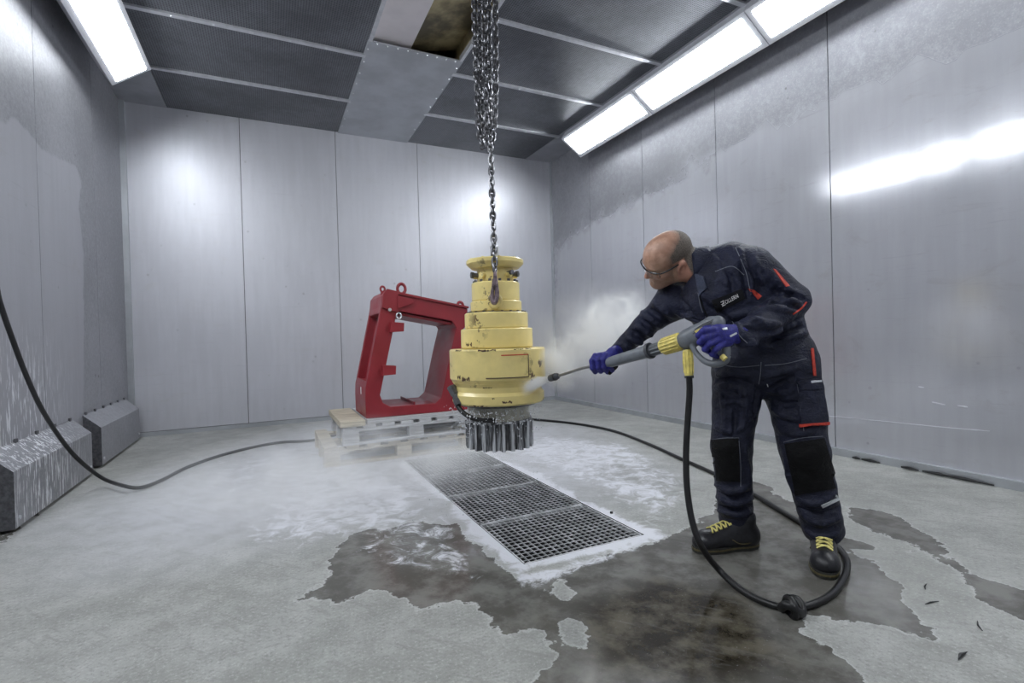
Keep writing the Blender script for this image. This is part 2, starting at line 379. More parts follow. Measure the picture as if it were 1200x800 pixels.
pit.add([(GX0, GY0, 0), (GX1, GY0, 0), (GX1, GY1, 0), (GX0, GY1, 0), (GX0, GY0, -.6), (GX1, GY0, -.6), (GX1, GY1, -.6), (GX0, GY1, -.6)],
        [(0, 4, 5, 1), (1, 5, 6, 2), (2, 6, 7, 3), (3, 7, 4, 0), (4, 7, 6, 5)])
pit.build('drain_pit', 'pit_dark', floor)

# ---- walls: a backing with one sheet per panel, joints between
def wall_panel(parent, m, mk, ua, ub, z0, z1, clean=None, splash=None, step=.05):
    """mk(u,z,depth)->xyz ; a shallow tray: face grid plus folded edges"""
    us = np.linspace(ua, ub, max(2, int(abs(ub - ua) / step))); zs = np.linspace(z0, z1, max(2, int((z1 - z0) / step)))
    nu, nz = len(us), len(zs); v = [mk(u, z, .0) for z in zs for u in us]
    f = [(j * nu + i, j * nu + i + 1, (j + 1) * nu + i + 1, (j + 1) * nu + i) for j in range(nz - 1) for i in range(nu - 1)]
    ring = [i for i in range(nu)] + [j * nu + nu - 1 for j in range(1, nz)] + [(nz - 1) * nu + i for i in range(nu - 2, -1, -1)] + [j * nu for j in range(nz - 2, 0, -1)]
    uz = [(us[i % nu], zs[i // nu]) for i in ring]; k = len(v)
    v += [mk(u, z, .016) for u, z in uz]; n = len(ring)
    f += [(ring[i], ring[(i + 1) % n], k + (i + 1) % n, k + i) for i in range(n)]
    o = mesh('wall_panel', v, f, m, parent)
    bm = bmesh.new(); bm.from_mesh(o.data); bmesh.ops.recalc_face_normals(bm, faces=bm.faces); bm.to_mesh(o.data); bm.free()
    P = np.array(v); setattr_f(o.data, 'clean', clean(P) if clean else np.full(len(P), -.3)); setattr_f(o.data, 'splash', splash(P) if splash else np.zeros(len(P)))
    return o
def wall(name, mk, u0, u1, seams, m, clean=None, splash=None, gap=.007, zb=.05):
    w = mesh(name, [mk(u0, 0, .016), mk(u1, 0, .016), mk(u1, H + .05, .016), mk(u0, H + .05, .016), mk(u0, 0, .1), mk(u1, 0, .1), mk(u1, H + .05, .1), mk(u0, H + .05, .1)],
             [(0, 1, 2, 3), (5, 4, 7, 6), (0, 4, 5, 1), (1, 5, 6, 2), (2, 6, 7, 3), (3, 7, 4, 0)], 'dark_steel'); tag(w, kind='structure')
    e_ = [u0] + list(seams) + [u1]
    for a, b in zip(e_[:-1], e_[1:]): wall_panel(w, m, mk, a + gap / 2, b - gap / 2, zb, H, clean, splash)
    return w
# washed area on the right wall (edge with the fan-shaped strokes of the lance)
edge = [(652, 290), (700, 255), (760, 228), (800, 205)]
zig = [(810, 182), (822, 196), (844, 172), (850, 179), (858, 166), (864, 171), (870, 159), (874, 165), (897, 139), (911, 153), (916, 142), (925, 150), (948, 127), (955, 131), (962, 118), (978, 118), (985, 108), (1010, 100), (1022, 92), (1036, 100), (1060, 78), (1075, 63), (1092, 70), (1115, 75), (1130, 58), (1160, 48), (1215, 25), (1290, -20)]
cpoly = [on(x, y, 0, XR)[1:] for x, y in edge + zig] + [(-3.2, 3.2), (-3.2, -.5), (7., -.5)]
def clean_r(P): return np.clip(sdist(P[:, 1:], cpoly), -.2, .2) * np.where(P[:, 1] > 3.5, .06, 1.)
lpoly = [on(x, y, 0, XL)[1:] for x, y in [(-60, 110), (0, 142), (20, 138), (48, 175), (90, 195), (96, 215), (92, 240), (98, 300), (98, 420), (96, 640), (-60, 760)]]
def clean_l(P): return np.clip(sdist(P[:, 1:], lpoly), -.2, .2) * .35
def splash_l(P):
    d = np.exp(-((P[:, 1] - 4.0) / .55) ** 2) * np.clip((1.15 - P[:, 2]) / .5, 0, 1); return np.clip(d * 1.1, 0, 1)
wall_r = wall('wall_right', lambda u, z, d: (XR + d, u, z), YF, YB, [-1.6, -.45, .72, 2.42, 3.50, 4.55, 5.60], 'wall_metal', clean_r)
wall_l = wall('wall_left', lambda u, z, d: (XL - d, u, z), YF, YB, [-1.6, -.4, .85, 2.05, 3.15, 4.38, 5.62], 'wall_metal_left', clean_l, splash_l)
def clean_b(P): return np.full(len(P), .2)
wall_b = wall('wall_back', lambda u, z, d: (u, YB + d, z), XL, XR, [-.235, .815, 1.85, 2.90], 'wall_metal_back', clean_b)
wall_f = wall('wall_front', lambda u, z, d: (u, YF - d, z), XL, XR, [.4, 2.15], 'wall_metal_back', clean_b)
# low kerb angle along the walls and the corner strips
tr = MB().box(XR - .035, XR + .012, YF, YB, 0, .055); tag(tr.build('baseboard_right', 'zinc_plate'), kind='structure')
tr = MB().box(XL, XR, YB - .012, YB + .012, 0, .045); tag(tr.build('baseboard_back', 'zinc_plate'), kind='structure')
tr = MB().box(XL - .012, XL + .012, YF, YB, 0, .045); tag(tr.build('baseboard_left', 'zinc_plate'), kind='structure')
tr = MB().box(XL, XL + .05, YB - .05, YB, 0, H); tag(tr.build('trim_1', 'zinc_plate'), kind='structure')
tr = MB().box(XR - .03, XR, YB - .03, YB, 0, H); tag(tr.build('trim_2', 'zinc_plate'), kind='structure')
# dents and a long crease in the sheets of the right wall
for pts, r in (([(918, 480), (960, 486), (1010, 491), (1060, 496), (1110, 501), (1160, 505)], .0035), ([(1092, 471), (1100, 473), (1108, 474.5)], .005), ([(1122, 475.5), (1129, 476.5), (1134, 477)], .006), ([(1076, 453), (1083, 454)], .004)):
    W_ = [on(x, y, 0, XR - .0005) for x, y in pts]; d_ = MB().tube(spline(W_, 4), [r * .4] + [r] * (len(W_) * 4 - 5) + [r * .4], 8)
    d_.v = [(XR - .0005 + (v[0] - XR + .0005) * .3, v[1], v[2]) for v in d_.v]; d_ = d_.build('dent', 'wall_metal_back', wall_r, 60); setattr_f(d_.data, 'clean', np.full(len(d_.data.vertices), .2)); setattr_f(d_.data, 'splash', np.zeros(len(d_.data.vertices)))
# bits of grit along the right kerb
for k, (x, y, l) in enumerate([(1003, 524, .05), (1020, 529, .12), (1066, 540, .10), (1100, 541, .18), (1130, 547, .28)]):
    p = on(x, y, 0, XR - .05); q = MB(); 
    q.tube([(XR - .05, p[1] + l / 2, .012), (XR - .055, p[1], .016), (XR - .045, p[1] - l / 2, .01)], [.006, .011, .004], 6)
    tag(q.build('debris', 'rubber'), 'dark scrap of debris %s along the right wall kerb' % ['farthest', 'second farthest', 'midway', 'second nearest', 'longest and nearest'][k], 'debris', 'scraps along the right kerb')

# ---- ceiling: perforated panels between cross bars, central crane slot with cover plate
ceil = empty('ceiling', (1.28, 2, H)); tag(ceil, kind='structure')
SX0, SX1, SZ = .87, 1.70, 4.55
BARS = [6.6, 5.68, 4.72, 3.77, 2.82, 1.87, .92, -.03, -1.0, -2.0, -3.0]
CL, CR = XL, XR
for s, (xa, xb) in enumerate(((CL, SX0), (SX1, CR))):
    for a, b in zip(BARS[1:], BARS[:-1]):
        e0, e1 = (.42, 0) if s == 0 else (0, .42)
        MB().box(xa + e0 + .004, xb - e1 - .004, a + .004, b - .004, H, H + .03).build('ceiling_panel', 'ceiling_mesh', ceil)
    for y in BARS[1:-1]:
        b = MB().box(xa + .4 * (s == 0), xb - .4 * (s == 1), y - .022, y + .022, H - .018, H).build('cross_bar', 'trim_metal', ceil)
        q = MB()
        for i in range(6):
            x = xa + .45 + (xb - xa - .5) * i / 6
            q.cyl((x, y, H - .018), (x, y, H - .024), .009, .006, 8)
        q.build('bolt_row', 'trim_metal', b)
    MB().box(*((xa, xa + .42) if s == 0 else (xb - .42, xb)), YF, YB, H - .004, H + .03).build('edge_strip', 'vent_metal', ceil)
MB().box(SX0 - .02, SX1 + .02, 4.47, YB, H - .012, H).build('cover_plate', 'zinc_plate', ceil)
q = MB()
for i in range(9): 
    for (x, y) in ((SX0 + .0, 4.6 + i * .22), (SX1 - .0, 4.6 + i * .22), (SX0 + .06 + i * .09, 4.49)):
        q.cyl((x, y, H - .012), (x, y, H - .018), .008, .006, 8)
q.build('plate_screws', 'trim_metal', ceil)
for x in (SX0, SX1): MB().box(x - .015, x + .015, YF, 4.47, H - .014, H + .03).build('slot_edge', 'trim_metal', ceil)
MB().box(SX0 - .04, SX0, YF, YB, H + .03, SZ).build('slot_side', 'slot_brown', ceil)
MB().box(SX1, SX1 + .04, YF, YB, H + .03, SZ).build('slot_side', 'slot_brown', ceil)
MB().box(SX0 - .04, SX1 + .04, YF, YB, SZ, SZ + .04).build('slot_top', 'slot_brown', ceil)
MB().box(SX0, 1.235, 2.95, 4.6, H + .03, H + .045).build('slot_cover', 'slot_bright', ceil)
MB().prism([(1.235, H + .05), (SX1, H + .16), (SX1, H + .175), (1.235, H + .065)], 1, 3.15, 4.6).build('slot_bounce_plate', 'slot_brown', ceil)  # added sloped plate, catches floor bounce where the slot side stays unlit
MB().box(SX0 - .04, SX1 + .04, YB, YB + .04, H + .05, SZ).build('slot_end', 'slot_brown', ceil)
MB().box(SX0 - .04, SX1 + .04, YF - .04, YF, H + .05, SZ).build('slot_end', 'slot_brown', ceil)
# ---- luminaires along both upper corners (tilted), closed coving beyond them
def luminaire(side, ya, yb, label, group):
    wx = XR if side > 0 else XL; s = side
    up = np.array([wx - s * .455, H - .085]); lo = np.array([wx - s * .165, H - .285]); bk = lo + np.array([s * .085, .122]); tp = up + np.array([s * .055, .08])
    root = empty('ceiling_light', (float(wx - s * .25), (ya + yb) / 2, H)); tag(root, label, 'light', group)
    dv = (lo - up); dv /= np.linalg.norm(dv); nrm = np.array([-s * .656, -.745]); nrm = np.array([dv[1] * s, -dv[0] * s]); 
    if nrm[1] > 0: nrm = -nrm
    hb = MB(); hb.prism([up, lo, bk, tp], 1, ya + .004, yb - .004); hb.build('housing', 'light_housing', root)
    a = up + dv * .035; b = lo - dv * .045; fr = MB()
    for (p, q) in ((up, a), (b, lo)):
        fr.prism([p + nrm * .014, q + nrm * .014, q, p], 1, ya + .004, yb - .004)
    for (y0, y1) in ((ya + .004, ya + .048), (yb - .048, yb - .004)):
        fr.prism([a + nrm * .014, b + nrm * .014, b, a], 1, y0, y1)
    fr.build('frame', 'light_housing', root)
    df = MB(); df.prism([a + nrm * .020 + dv * .008, b + nrm * .020 - dv * .008, b + nrm * .001, a + nrm * .001], 1, ya + .05, yb - .05); df.build('diffuser', 'light_diffuser', root)
LY = [5.54, 4.16, 2.78, 1.36, -.06, -1.48]
names_r = ['farthest luminaire of the right-hand light strip, ending below the back corner', 'long middle luminaire of the right-hand light strip', 'luminaire cut by the top edge of the photo at right', None, None]
for i in range(5):
    luminaire(1, LY[i + 1], LY[i], names_r[i] or '%s luminaire of the right-hand strip, counted from the back wall, above the photo' % ['', '', '', 'fourth', 'fifth'][i], 'luminaires of the right-hand light strip')
    luminaire(-1, LY[i + 1], LY[i], 'bright luminaire in the upper left corner of the booth' if i == 0 else '%s luminaire of the left-hand strip, counted from the back wall, above the photo' % ['', 'second', 'third', 'fourth', 'fifth'][i], 'luminaires of the left-hand light strip')
# ================================================================== DRAIN GRATES
GL = [GY0, 2.435, 2.965, 3.495, GY1]
for i in range(4):
    ya, yb = GL[i] + .004, GL[i + 1] - .004; xa, xb = GX0 + .006, GX1 - .006
    root = empty('floor_grate', ((xa + xb) / 2, (ya + yb) / 2, -.03))
    tag(root, ['nearest galvanised grate panel of the floor drain, by the foam border', 'second grate panel of the floor drain from the near end', 'third grate panel of the floor drain, under the hanging gear unit', 'farthest grate panel of the floor drain, beside the pallet'][i], 'grate', 'grate panels of the floor drain')
    f = MB()
    for b in ((xa, xb, ya, ya + .009), (xa, xb, yb - .009, yb), (xa, xa + .006, ya, yb), (xb - .006, xb, ya, yb)): f.box(*b, -.02, -.001)
    f.build('frame', 'grate_zinc', root)
    f = MB(); nb = 20
    for k in range(1, nb): x = xa + (xb - xa) * k / nb; f.box(x - .0014, x + .0014, ya + .006, yb - .006, -.010, -.002)
    tag(f.build('bearing_bars', 'grate_zinc', root), kind='stuff')
    f = MB(); nb = 15
    for k in range(1, nb): y = ya + (yb - ya) * k / nb; f.box(xa + .006, xb - .006, y - .0015, y + .0015, -.006, -.0025)
    tag(f.build('cross_rods', 'grate_zinc', root), kind='stuff')

# ================================================================== GEAR UNIT on its chain
GC = at(583, 420, 2.9)[:2]
gx, gy = GC
gear = empty('gear_unit', (gx, gy, .32)); tag(gear, 'yellow stepped planetary gear unit hanging on a chain over the drain', 'gear unit')
def lathe(name, prof, m, parent, n=72, sm=25, bev=0):
    v, f = lathe_geo(prof, (gx, gy), n); o = mesh(name, v, f, m, parent)
    bm = bmesh.new(); bm.from_mesh(o.data); bmesh.ops.recalc_face_normals(bm, faces=bm.faces); bm.to_mesh(o.data); bm.free(); autosmooth(o.data, sm); return o
def step(r, z0, z1, c=.006): return [(r - c, z0), (r, z0 + c), (r, z1 - c), (r - c, z1)]
top = lathe('top_flange', [(.10, 1.352), (.135, 1.358), (.158, 1.378), (.163, 1.384), (.163, 1.402), (.157, 1.408), (.05, 1.408)], 'yellow_paint', gear)
lathe('neck', [(.104, 1.26), (.104, 1.36)], 'yellow_paint', gear)
hsec = [(.137, 1.172, 1.278), (.146, 1.112, 1.172), (.181, 1.017, 1.106), (.205, .908, 1.017)]
for r, a, b in hsec: lathe('housing_ring', step(r, a, b), 'yellow_paint', gear)
lathe('joint_gasket', [(.140, 1.104), (.140, 1.114)], 'dark_steel', gear)
main = lathe('main_housing', [(.20, .728), (.258, .722), (.268, .735), (.273, .742), (.273, .898), (.267, .905), (.20, .906)], 'yellow_paint', gear)
lathe('lower_housing', [(.235, .60), (.255, .603), (.262, .612), (.262, .655), (.248, .672), (.248, .70), (.262, .722), (.20, .73)], 'yellow_paint', gear)
lathe('shaft_collar', [(.170, .50), (.176, .51), (.178, .60), (.19, .606)], 'pinion_neck', gear)
lathe('gasket_ring', [(.215, .588), (.222, .594), (.222, .602), (.2, .604)], 'dark_steel', gear)
# pinion teeth
nt = 22; prof = []
for k in range(nt):
    a0 = 2 * math.pi * k / nt; w = 2 * math.pi / nt
    for u, r in ((.0, .158), (.14, .16), (.30, .192), (.58, .194), (.74, .16), (.9, .157)): prof.append((gx + r * math.cos(a0 + u * w), gy + r * math.sin(a0 + u * w)))
MB().prism(prof, 2, .348, .498).build('pinion', 'wet_steel', gear)
lathe('pinion_cap', [(.15, .496), (.186, .498), (.186, .508), (.15, .51)], 'wet_steel', gear)
lathe('shaft_stub', [(.021, 1.40), (.024, 1.41), (.024, 1.485), (.018, 1.492)], 'wet_steel', gear, 20)
def around(r, z, n, rb, h, name, m, ph=0, axis='z', parent=gear):
    for k in range(n):
        a = 2 * math.pi * (k + ph) / n
        if math.sin(a - math.pi / 2 - YAW) * 0 + (math.cos(a) * (-_F0[0]) + math.sin(a) * (-_F0[1])) < -.25: continue      # the far side is not in the photo
        c = np.array([gx + r * math.cos(a), gy + r * math.sin(a), z])
        if axis == 'z': v, f = tube_geo([c, c + [0, 0, h]], rb, 6)
        else:
            d = np.array([math.cos(a), math.sin(a), 0]); v, f = tube_geo([c - d * .005, c + d * h], rb, 6 if rb < .012 else 12)
        mesh(name, v, f, m, parent)
around(.122, 1.278, 14, .0085, .013, 'bolt', 'dark_steel')
around(.163, 1.104, 20, .008, .01, 'bolt', 'dark_steel', .3)
around(.104, 1.315, 9, .016, .022, 'plug', 'yellow_paint', .2, 'r')
around(.148, 1.402, 10, .007, .010, 'bolt', 'yellow_paint', .1)
# dark fittings at the neck
for ang, z, r in ((-.55, 1.32, .017), (-.25, 1.325, .014), (2.5, 1.32, .018)):
    base = math.atan2(-_F0[1], -_F0[0]) - ang * 1.0
    base = math.atan2(-_F0[1], -_F0[0]) + {-.55: 1.15, -.25: .75, 2.5: -1.2}[ang]
    d = np.array([math.cos(base), math.sin(base), 0]); c = np.array([gx, gy, z])
    mesh('fitting', *tube_geo([c + d * .10, c + d * .128, c + d * .13, c + d * .145], [r * .7, r * .7, r, r], 8), 'dark_steel', gear)
# chips, dents: scraped-off paint along the edges of the steps (thin curved flakes on the housing)
def curved_patch(name, a0, a1, z0, z1, r, th, m, n=10, parent=gear, jag=0.):
    v = []; 
    for i in range(n + 1):
        a = a0 + (a1 - a0) * i / n; c, s_ = math.cos(a), math.sin(a)
        j0 = jag * random.random(); j1 = jag * random.random()
        for rr, zz in ((r, z0 + j0), (r + th, z0 + j0), (r + th, z1 - j1), (r, z1 - j1)): v.append((gx + rr * c, gy + rr * s_, zz))
    f = [(i * 4 + k, i * 4 + (k + 1) % 4, (i + 1) * 4 + (k + 1) % 4, (i + 1) * 4 + k) for i in range(n) for k in range(4)] + [(0, 1, 2, 3), (n * 4 + 3, n * 4 + 2, n * 4 + 1, n * 4)]
    return mesh(name, v, f, m, parent)
A0 = math.atan2(-_F0[1], -_F0[0])                    # angle that faces the camera; + is to the right in the photo
def ap(off): return A0 + off
for (o0, o1, z0, z1, r) in ((-.35, .0, .893, .906, .273), (-.95, -.75, .896, .906, .273), (.35, .55, .898, .907, .273), (-.75, -.55, .735, .765, .273), (-.9, -.8, .745, .77, .273), (-.3, -.1, .70, .708, .25),
                            (-.95, -.7, .918, .945, .205), (-.7, -.5, .912, .92, .205), (-.6, -.2, .603, .612, .262), (.1, .3, .618, .635, .262), (-.1, -.05, .64, .655, .262), (.6, .75, .9, .907, .273), (-.5, -.3, 1.105, 1.112, .15), (.2, .25, .86, .868, .273)):
    curved_patch('paint_chip', ap(o0), ap(o1), z0, z1, r + .0002, .0012, 'dark_paint_chip', 12, gear, (z1 - z0) * .6)
# name plate (raised rim only)
pl_ = curved_patch('name_plate', ap(-.05), ap(.66), .755, .872, .2735, .003, 'yellow_paint', 16)
curved_patch('plate_edge', ap(.10), ap(.66), .870, .875, .2735, .0045, 'cloth_red', 12); curved_patch('plate_edge', ap(.655), ap(.668), .757, .873, .2735, .0045, 'dark_paint_chip', 4)
curved_patch('plate_edge', ap(-.2), ap(.66), .752, .757, .2735, .0045, 'dark_paint_chip', 14)
# lifting lug and hydraulic hose
d = np.array([math.cos(A0), math.sin(A0), 0]); sd = np.array([-d[1], d[0], 0])
c = np.array([gx, gy, 1.165])
lug = MB(); 
ring = [c + d * .155 + sd * .032 * math.cos(a) + np.array([0, 0, .034 * math.sin(a)]) for a in np.linspace(0, 2 * math.pi, 18)]
lug.tube(ring, .011, 8, False); lug.build('lifting_lug', 'yellow_paint', gear, 40)
hp = [at(x, y, dd) for x, y, dd in ((531, 456, 2.80), (533, 466, 2.77), (538, 478, 2.73), (548, 487, 2.70), (562, 492, 2.69), (580, 493, 2.70))]
v, f = tube_geo(spline(hp, 8), .013, 10); hose_o = mesh('drain_hose', v, f, 'rubber', gear, 60)
for (x0, y0, x1, y1, dd, r) in ((528, 453, 533, 462, 2.80, .022), (533, 462, 536, 471, 2.775, .017), (535, 469, 538, 475, 2.755, .021)):
    mesh('hose_fitting', *tube_geo([at(x0, y0, dd), at(x1, y1, dd - .02)], r, 8), 'dark_steel', hose_o)
MB().tube([at(531, 455, 2.8), at(536, 452, 2.86)], .018, 10).build('valve_block', 'dark_steel', gear)

# ================================================================== CHAIN SLING
def link_geo(c, T, N, pitch=.034, w=.0130, r=.0064, n=6, k=14):
    B = np.cross(T, N); P = []
    for i in range(k):
        a = 2 * math.pi * i / k; ca, sa = math.cos(a), math.sin(a)
        P.append(c + N * (w * ca) + T * ((pitch / 2 - w + .0075) * (1 if sa > 0 else -1) * min(1, abs(sa) * 3) + w * sa))
    P = np.array(P); v = []; 
    for i in range(k):
        t_ = P[(i + 1) % k] - P[i - 1]; t_ /= np.linalg.norm(t_); n1 = np.cross(B, t_)
        for j in range(n):
            a = 2 * math.pi * j / n; v.append(P[i] + r * (math.cos(a) * n1 + math.sin(a) * B))
    f = [(i * n + j, i * n + (j + 1) % n, ((i + 1) % k) * n + (j + 1) % n, ((i + 1) % k) * n + j) for i in range(k) for j in range(n)]
    return v, f
def chain_along(mb, pts, ph=0., pitch=.034, **kw):
    P = np.array(spline(pts, 24)); seg = np.linalg.norm(np.diff(P, axis=0), axis=1); s = np.concatenate([[0], np.cumsum(seg)]); n = int(s[-1] / pitch)
    for i in range(n):
        q = [np.interp((i + e_) * pitch, s, P[:, a]) for e_ in (.5,) for a in range(3)]; q = np.array(q)
        q1 = np.array([np.interp((i + .6) * pitch, s, P[:, a]) for a in range(3)]); q0 = np.array([np.interp((i + .4) * pitch, s, P[:, a]) for a in range(3)])
        T = q1 - q0; T /= np.linalg.norm(T); ang = ph + (math.pi / 2) * (i % 2) + .25 * math.sin(i * 1.7)
        e1 = np.cross(T, [0.31, .95, .05]); e1 /= np.linalg.norm(e1); e2 = np.cross(T, e1)
        mb.add(*link_geo(q, T, math.cos(ang) * e1 + math.sin(ang) * e2, pitch, **kw))
    return mb
chain = empty('chain_sling', tuple(at(570, 0, 2.88))); tag(chain, 'steel lifting chain with a bundle of shortened strands above the gear unit', 'chain')
strands = [[(556, -40), (556, 20), (558, 80), (560, 130), (562, 158), (566, 171), (571, 166)], [(562, -40), (562, 30), (563, 90), (565, 145), (567, 170)], [(568, -40), (568, 40), (569, 100), (570, 150), (571, 174)],
           [(574, -40), (573, 30), (574, 100), (574, 150), (575, 175)], [(580, -40), (581, 30), (581, 100), (579.5, 140), (576.5, 176)]]
for i, s in enumerate(strands):
    off = [0, .03, -.02, .03, -.005][i]
    tag(chain_along(MB(), [at(x, y, 2.88 + off) for x, y in s], i * .7).build('chain_strand', 'chain_steel', chain, 60), kind='stuff')
hang = [at(x, y, dd) for x, y, dd in ((574, 158, 2.87), (575.5, 190, 2.84), (577, 240, 2.79), (579, 290, 2.72), (580, 322, 2.70))]
tag(chain_along(MB(), hang, .4).build('chain_strand', 'chain_steel', chain, 60), kind='stuff')
hk = [at(x, y, 2.695) for x, y in ((580, 318), (580.5, 326), (581.5, 334), (582.3, 343), (581.3, 351), (579, 354.5), (577, 350), (577, 342), (578.3, 334))]
v, f = tube_geo(spline(hk, 6), np.interp(np.linspace(0, 1, len(hk) * 6 - 5), [0, .15, .6, 1], [.009, .012, .015, .008]), 8); hk_o = mesh('hook', v, f, 'hook_steel', chain, 60)
mesh('hook_latch', *tube_geo([at(579, 327, 2.69), at(577.5, 337, 2.685)], [.011, .007], 8), 'hook_steel', hk_o)
# hoist with hook block up in the crane slot
hoist = empty('chain_hoist', (1.24, 2.75, 3.7)); tag(hoist, 'dark chain hoist in the ceiling slot above the chain bundle', 'hoist')
hb = at(569, -46, 2.88)
MB().box(SX0 + .12, SX1 - .12, 2.5, 3.1, 3.75, 4.15).build('hoist_body', 'dark_steel', hoist, 0, .03)
MB().box(SX0 + .005, SX1 - .005, 2.62, 2.72, 4.2, 4.32).build('trolley_beam', 'dark_steel', hoist); MB().cyl((1.2, 2.72, 4.10), (1.2, 2.72, 4.25), .05).build('trolley_post', 'dark_steel', hoist)
bl = MB(); bl.cyl(hb + [0, 0, .02], hb + [0, 0, .16], .075, .06, 20); blo = bl.build('hook_block', 'dark_steel', hoist, 40)
mesh('load_ring', *tube_geo([hb + np.array([.05 * math.cos(a), 0, .05 * math.sin(a) + .005]) for a in np.linspace(0, 2 * math.pi, 20)], .012, 8, False), 'hook_steel', hoist)
MB().cyl(hb + [0, 0, .15], (hb[0], hb[1], 3.78), .012).build('load_chain', 'chain_steel', hoist)

# ================================================================== PALLETS AND RED FRAME
def pallet(x0, x1, y0, y1, z0, m, label, hgt=.15, depthboards=True, blocks=3):
    root = empty('pallet', ((x0 + x1) / 2, (y0 + y1) / 2, z0)); tag(root, label, 'pallet', 'stacked pallets under the red frame')
    w = .1; th = .022
    for j in range(3):
        y = y0 + (y1 - y0 - .1) * j / 2; MB().box(x0, x1, y, y + .1, z0, z0 + th).build('bottom_board', m, root, 0, .002)
    for i in range(blocks):
        for j in range(3):
            x = x0 + (x1 - x0 - .12) * i / (blocks - 1); y = y0 + (y1 - y0 - .1) * j / 2
            MB().box(x, x + .12, y + .003, y + .097, z0 + th, z0 + hgt - 2 * th).build('block', m, root, 0, .002)
    for j in range(3):
        y = y0 + (y1 - y0 - .1) * j / 2; MB().box(x0, x1, y, y + .1, z0 + hgt - 2 * th, z0 + hgt - th).build('stringer_board', m, root, 0, .002)
    n = 8
    for i in range(n):
        x = x0 + (x1 - x0 - w) * i / (n - 1); MB().box(x, x + w, y0, y1, z0 + hgt - th, z0 + hgt).build('deck_board', m, root, 0, .002)
    return root
pallet(.36, 1.60, 4.12, 5.02, 0., 'pallet_wood', 'pale wooden pallet on the floor at the bottom of the stack')
pallet(.50, 1.66, 4.10, 4.95, .151, 'grey_wood', 'weathered grey pallet stacked on the pale one, carrying the red frame', .15)
pk = MB().box(.475, .665, 4.06, 4.88, .302, .347).build('timber_plank', 'pallet_wood', None, 0, .004); tag(pk, 'short squared timber plank lying on the grey pallet beside the red frame', 'plank')
tb = MB().box(.69, 1.64, 4.13, 4.92, .302, .336).build('packing_board', 'grey_wood', None, 0, .003); tag(tb, 'flat grey wet board between the grey pallet and the red frame', 'board')

fr = empty('machine_frame', (1.1, 4.45, .337)); tag(fr, 'dark red welded steel frame leaning sideways on the pallets', 'frame')
FY0, FY1 = 4.18, 4.72
outer = [(.690, .338), (.688, .50), (.693, .588), (.836, 1.24), (.847, 1.33), (.88, 1.372), (1.588, 1.225), (1.582, 1.08), (1.545, 1.05), (1.53, .86), (1.475, .56), (1.56, .47), (1.56, .338)]
inner = [(.890, .418), (.828, .455), (.806, .52), (.955, 1.16), (.985, 1.205), (1.44, 1.118), (1.478, 1.06), (1.421, .847), (1.348, .55), (1.325, .46), (1.27, .415)]
bm = bmesh.new()
def loopv(P, y): return [bm.verts.new((p[0], y, p[1])) for p in P]
of, ob = loopv(outer, FY0), loopv(outer, FY1); inf, inb = loopv(inner, FY0), loopv(inner, FY1)
for L1, L2 in ((of, ob), (inf, inb)):
    for i in range(len(L1)): bm.faces.new((L1[i], L1[(i + 1) % len(L1)], L2[(i + 1) % len(L1)], L2[i]))
for L1, L2 in ((of, inf), (ob, inb)):
    es = [bm.edges.get((a, b)) or bm.edges.new((a, b)) for L in (L1, L2) for a, b in zip(L, L[1:] + L[:1])]
    bmesh.ops.triangle_fill(bm, edges=es, use_beauty=True)
bm.faces.ensure_lookup_table(); bmesh.ops.recalc_face_normals(bm, faces=bm.faces)
side = [f_ for f_ in bm.faces if len(f_.verts) == 4 and f_.normal.x < -.8 and f_.calc_area() > .2]
for f_ in side:
    r_ = bmesh.ops.inset_individual(bm, faces=[f_], thickness=.075, depth=0); 
    f_.normal_update(); nv = f_.normal.copy()
    r2 = bmesh.ops.extrude_discrete_faces(bm, faces=[f_]); nf = r2['faces'][0]
    bmesh.ops.translate(bm, verts=nf.verts, vec=-nv * .07)
me = bpy.data.meshes.new('frame_body'); bm.to_mesh(me); bm.free(); fbody = link('frame_body', me, 'red_paint', fr)
md = fbody.modifiers.new('bev', 'BEVEL'); md.width = .006; md.segments = 2; md.limit_method = 'ANGLE'; md.angle_limit = .6
# raised flanges, gussets, tabs, lugs
def fplate(name, poly, y0, y1, parent=fr, m='red_paint'): return MB().prism(poly, 1, y0, y1).build(name, m, parent, 0, .002)
fplate('top_flange', [(.93, 1.352), (1.59, 1.226), (1.59, 1.244), (.93, 1.372)], FY0 - .02, FY1)
fplate('end_plate', [(.838, 1.235), (.852, 1.345), (.885, 1.386), (.975, 1.366), (.965, 1.20), (.905, 1.21)], FY0 - .022, FY0 - .001)
fplate('gusset', [(.965, 1.225), (1.10, 1.27), (1.085, 1.305), (.965, 1.33)], FY0 - .03, FY0 - .002)
fplate('lower_rail', [(1.0, 1.17), (1.45, 1.085), (1.45, 1.105), (1.0, 1.195)], FY0 + .04, FY1 - .05)
for zc, xc in ((1.075, .945), (.725, .868)):
    tb_ = fplate('bracket', [(xc - .05, zc - .045), (xc + .06, zc - .04), (xc + .065, zc + .03), (xc - .04, zc + .04)], FY0 - .05, FY0 + .03)
for x in (1.09, 1.30): fplate('tray_rib', [(x, .36), (x + .012, .36), (x + .012, .44), (x, .44)], FY0 + .03, FY1 - .03)
for (x, z, r) in ((1.03, 1.40, .042), (.872, 1.395, .022), (1.555, 1.255, .034)):
    q = MB(); q.tube([(x + r * .8 * math.cos(a), FY0 + .10, z + r * math.sin(a)) for a in np.linspace(0, 2 * math.pi, 20)], .013 if r > .03 else .009, 8, False)
    q.cyl((x, FY0 + .10, z - r - .03), (x, FY0 + .10, z - r + .004), .018); q.build('lifting_eye', 'red_paint', fr, 40)
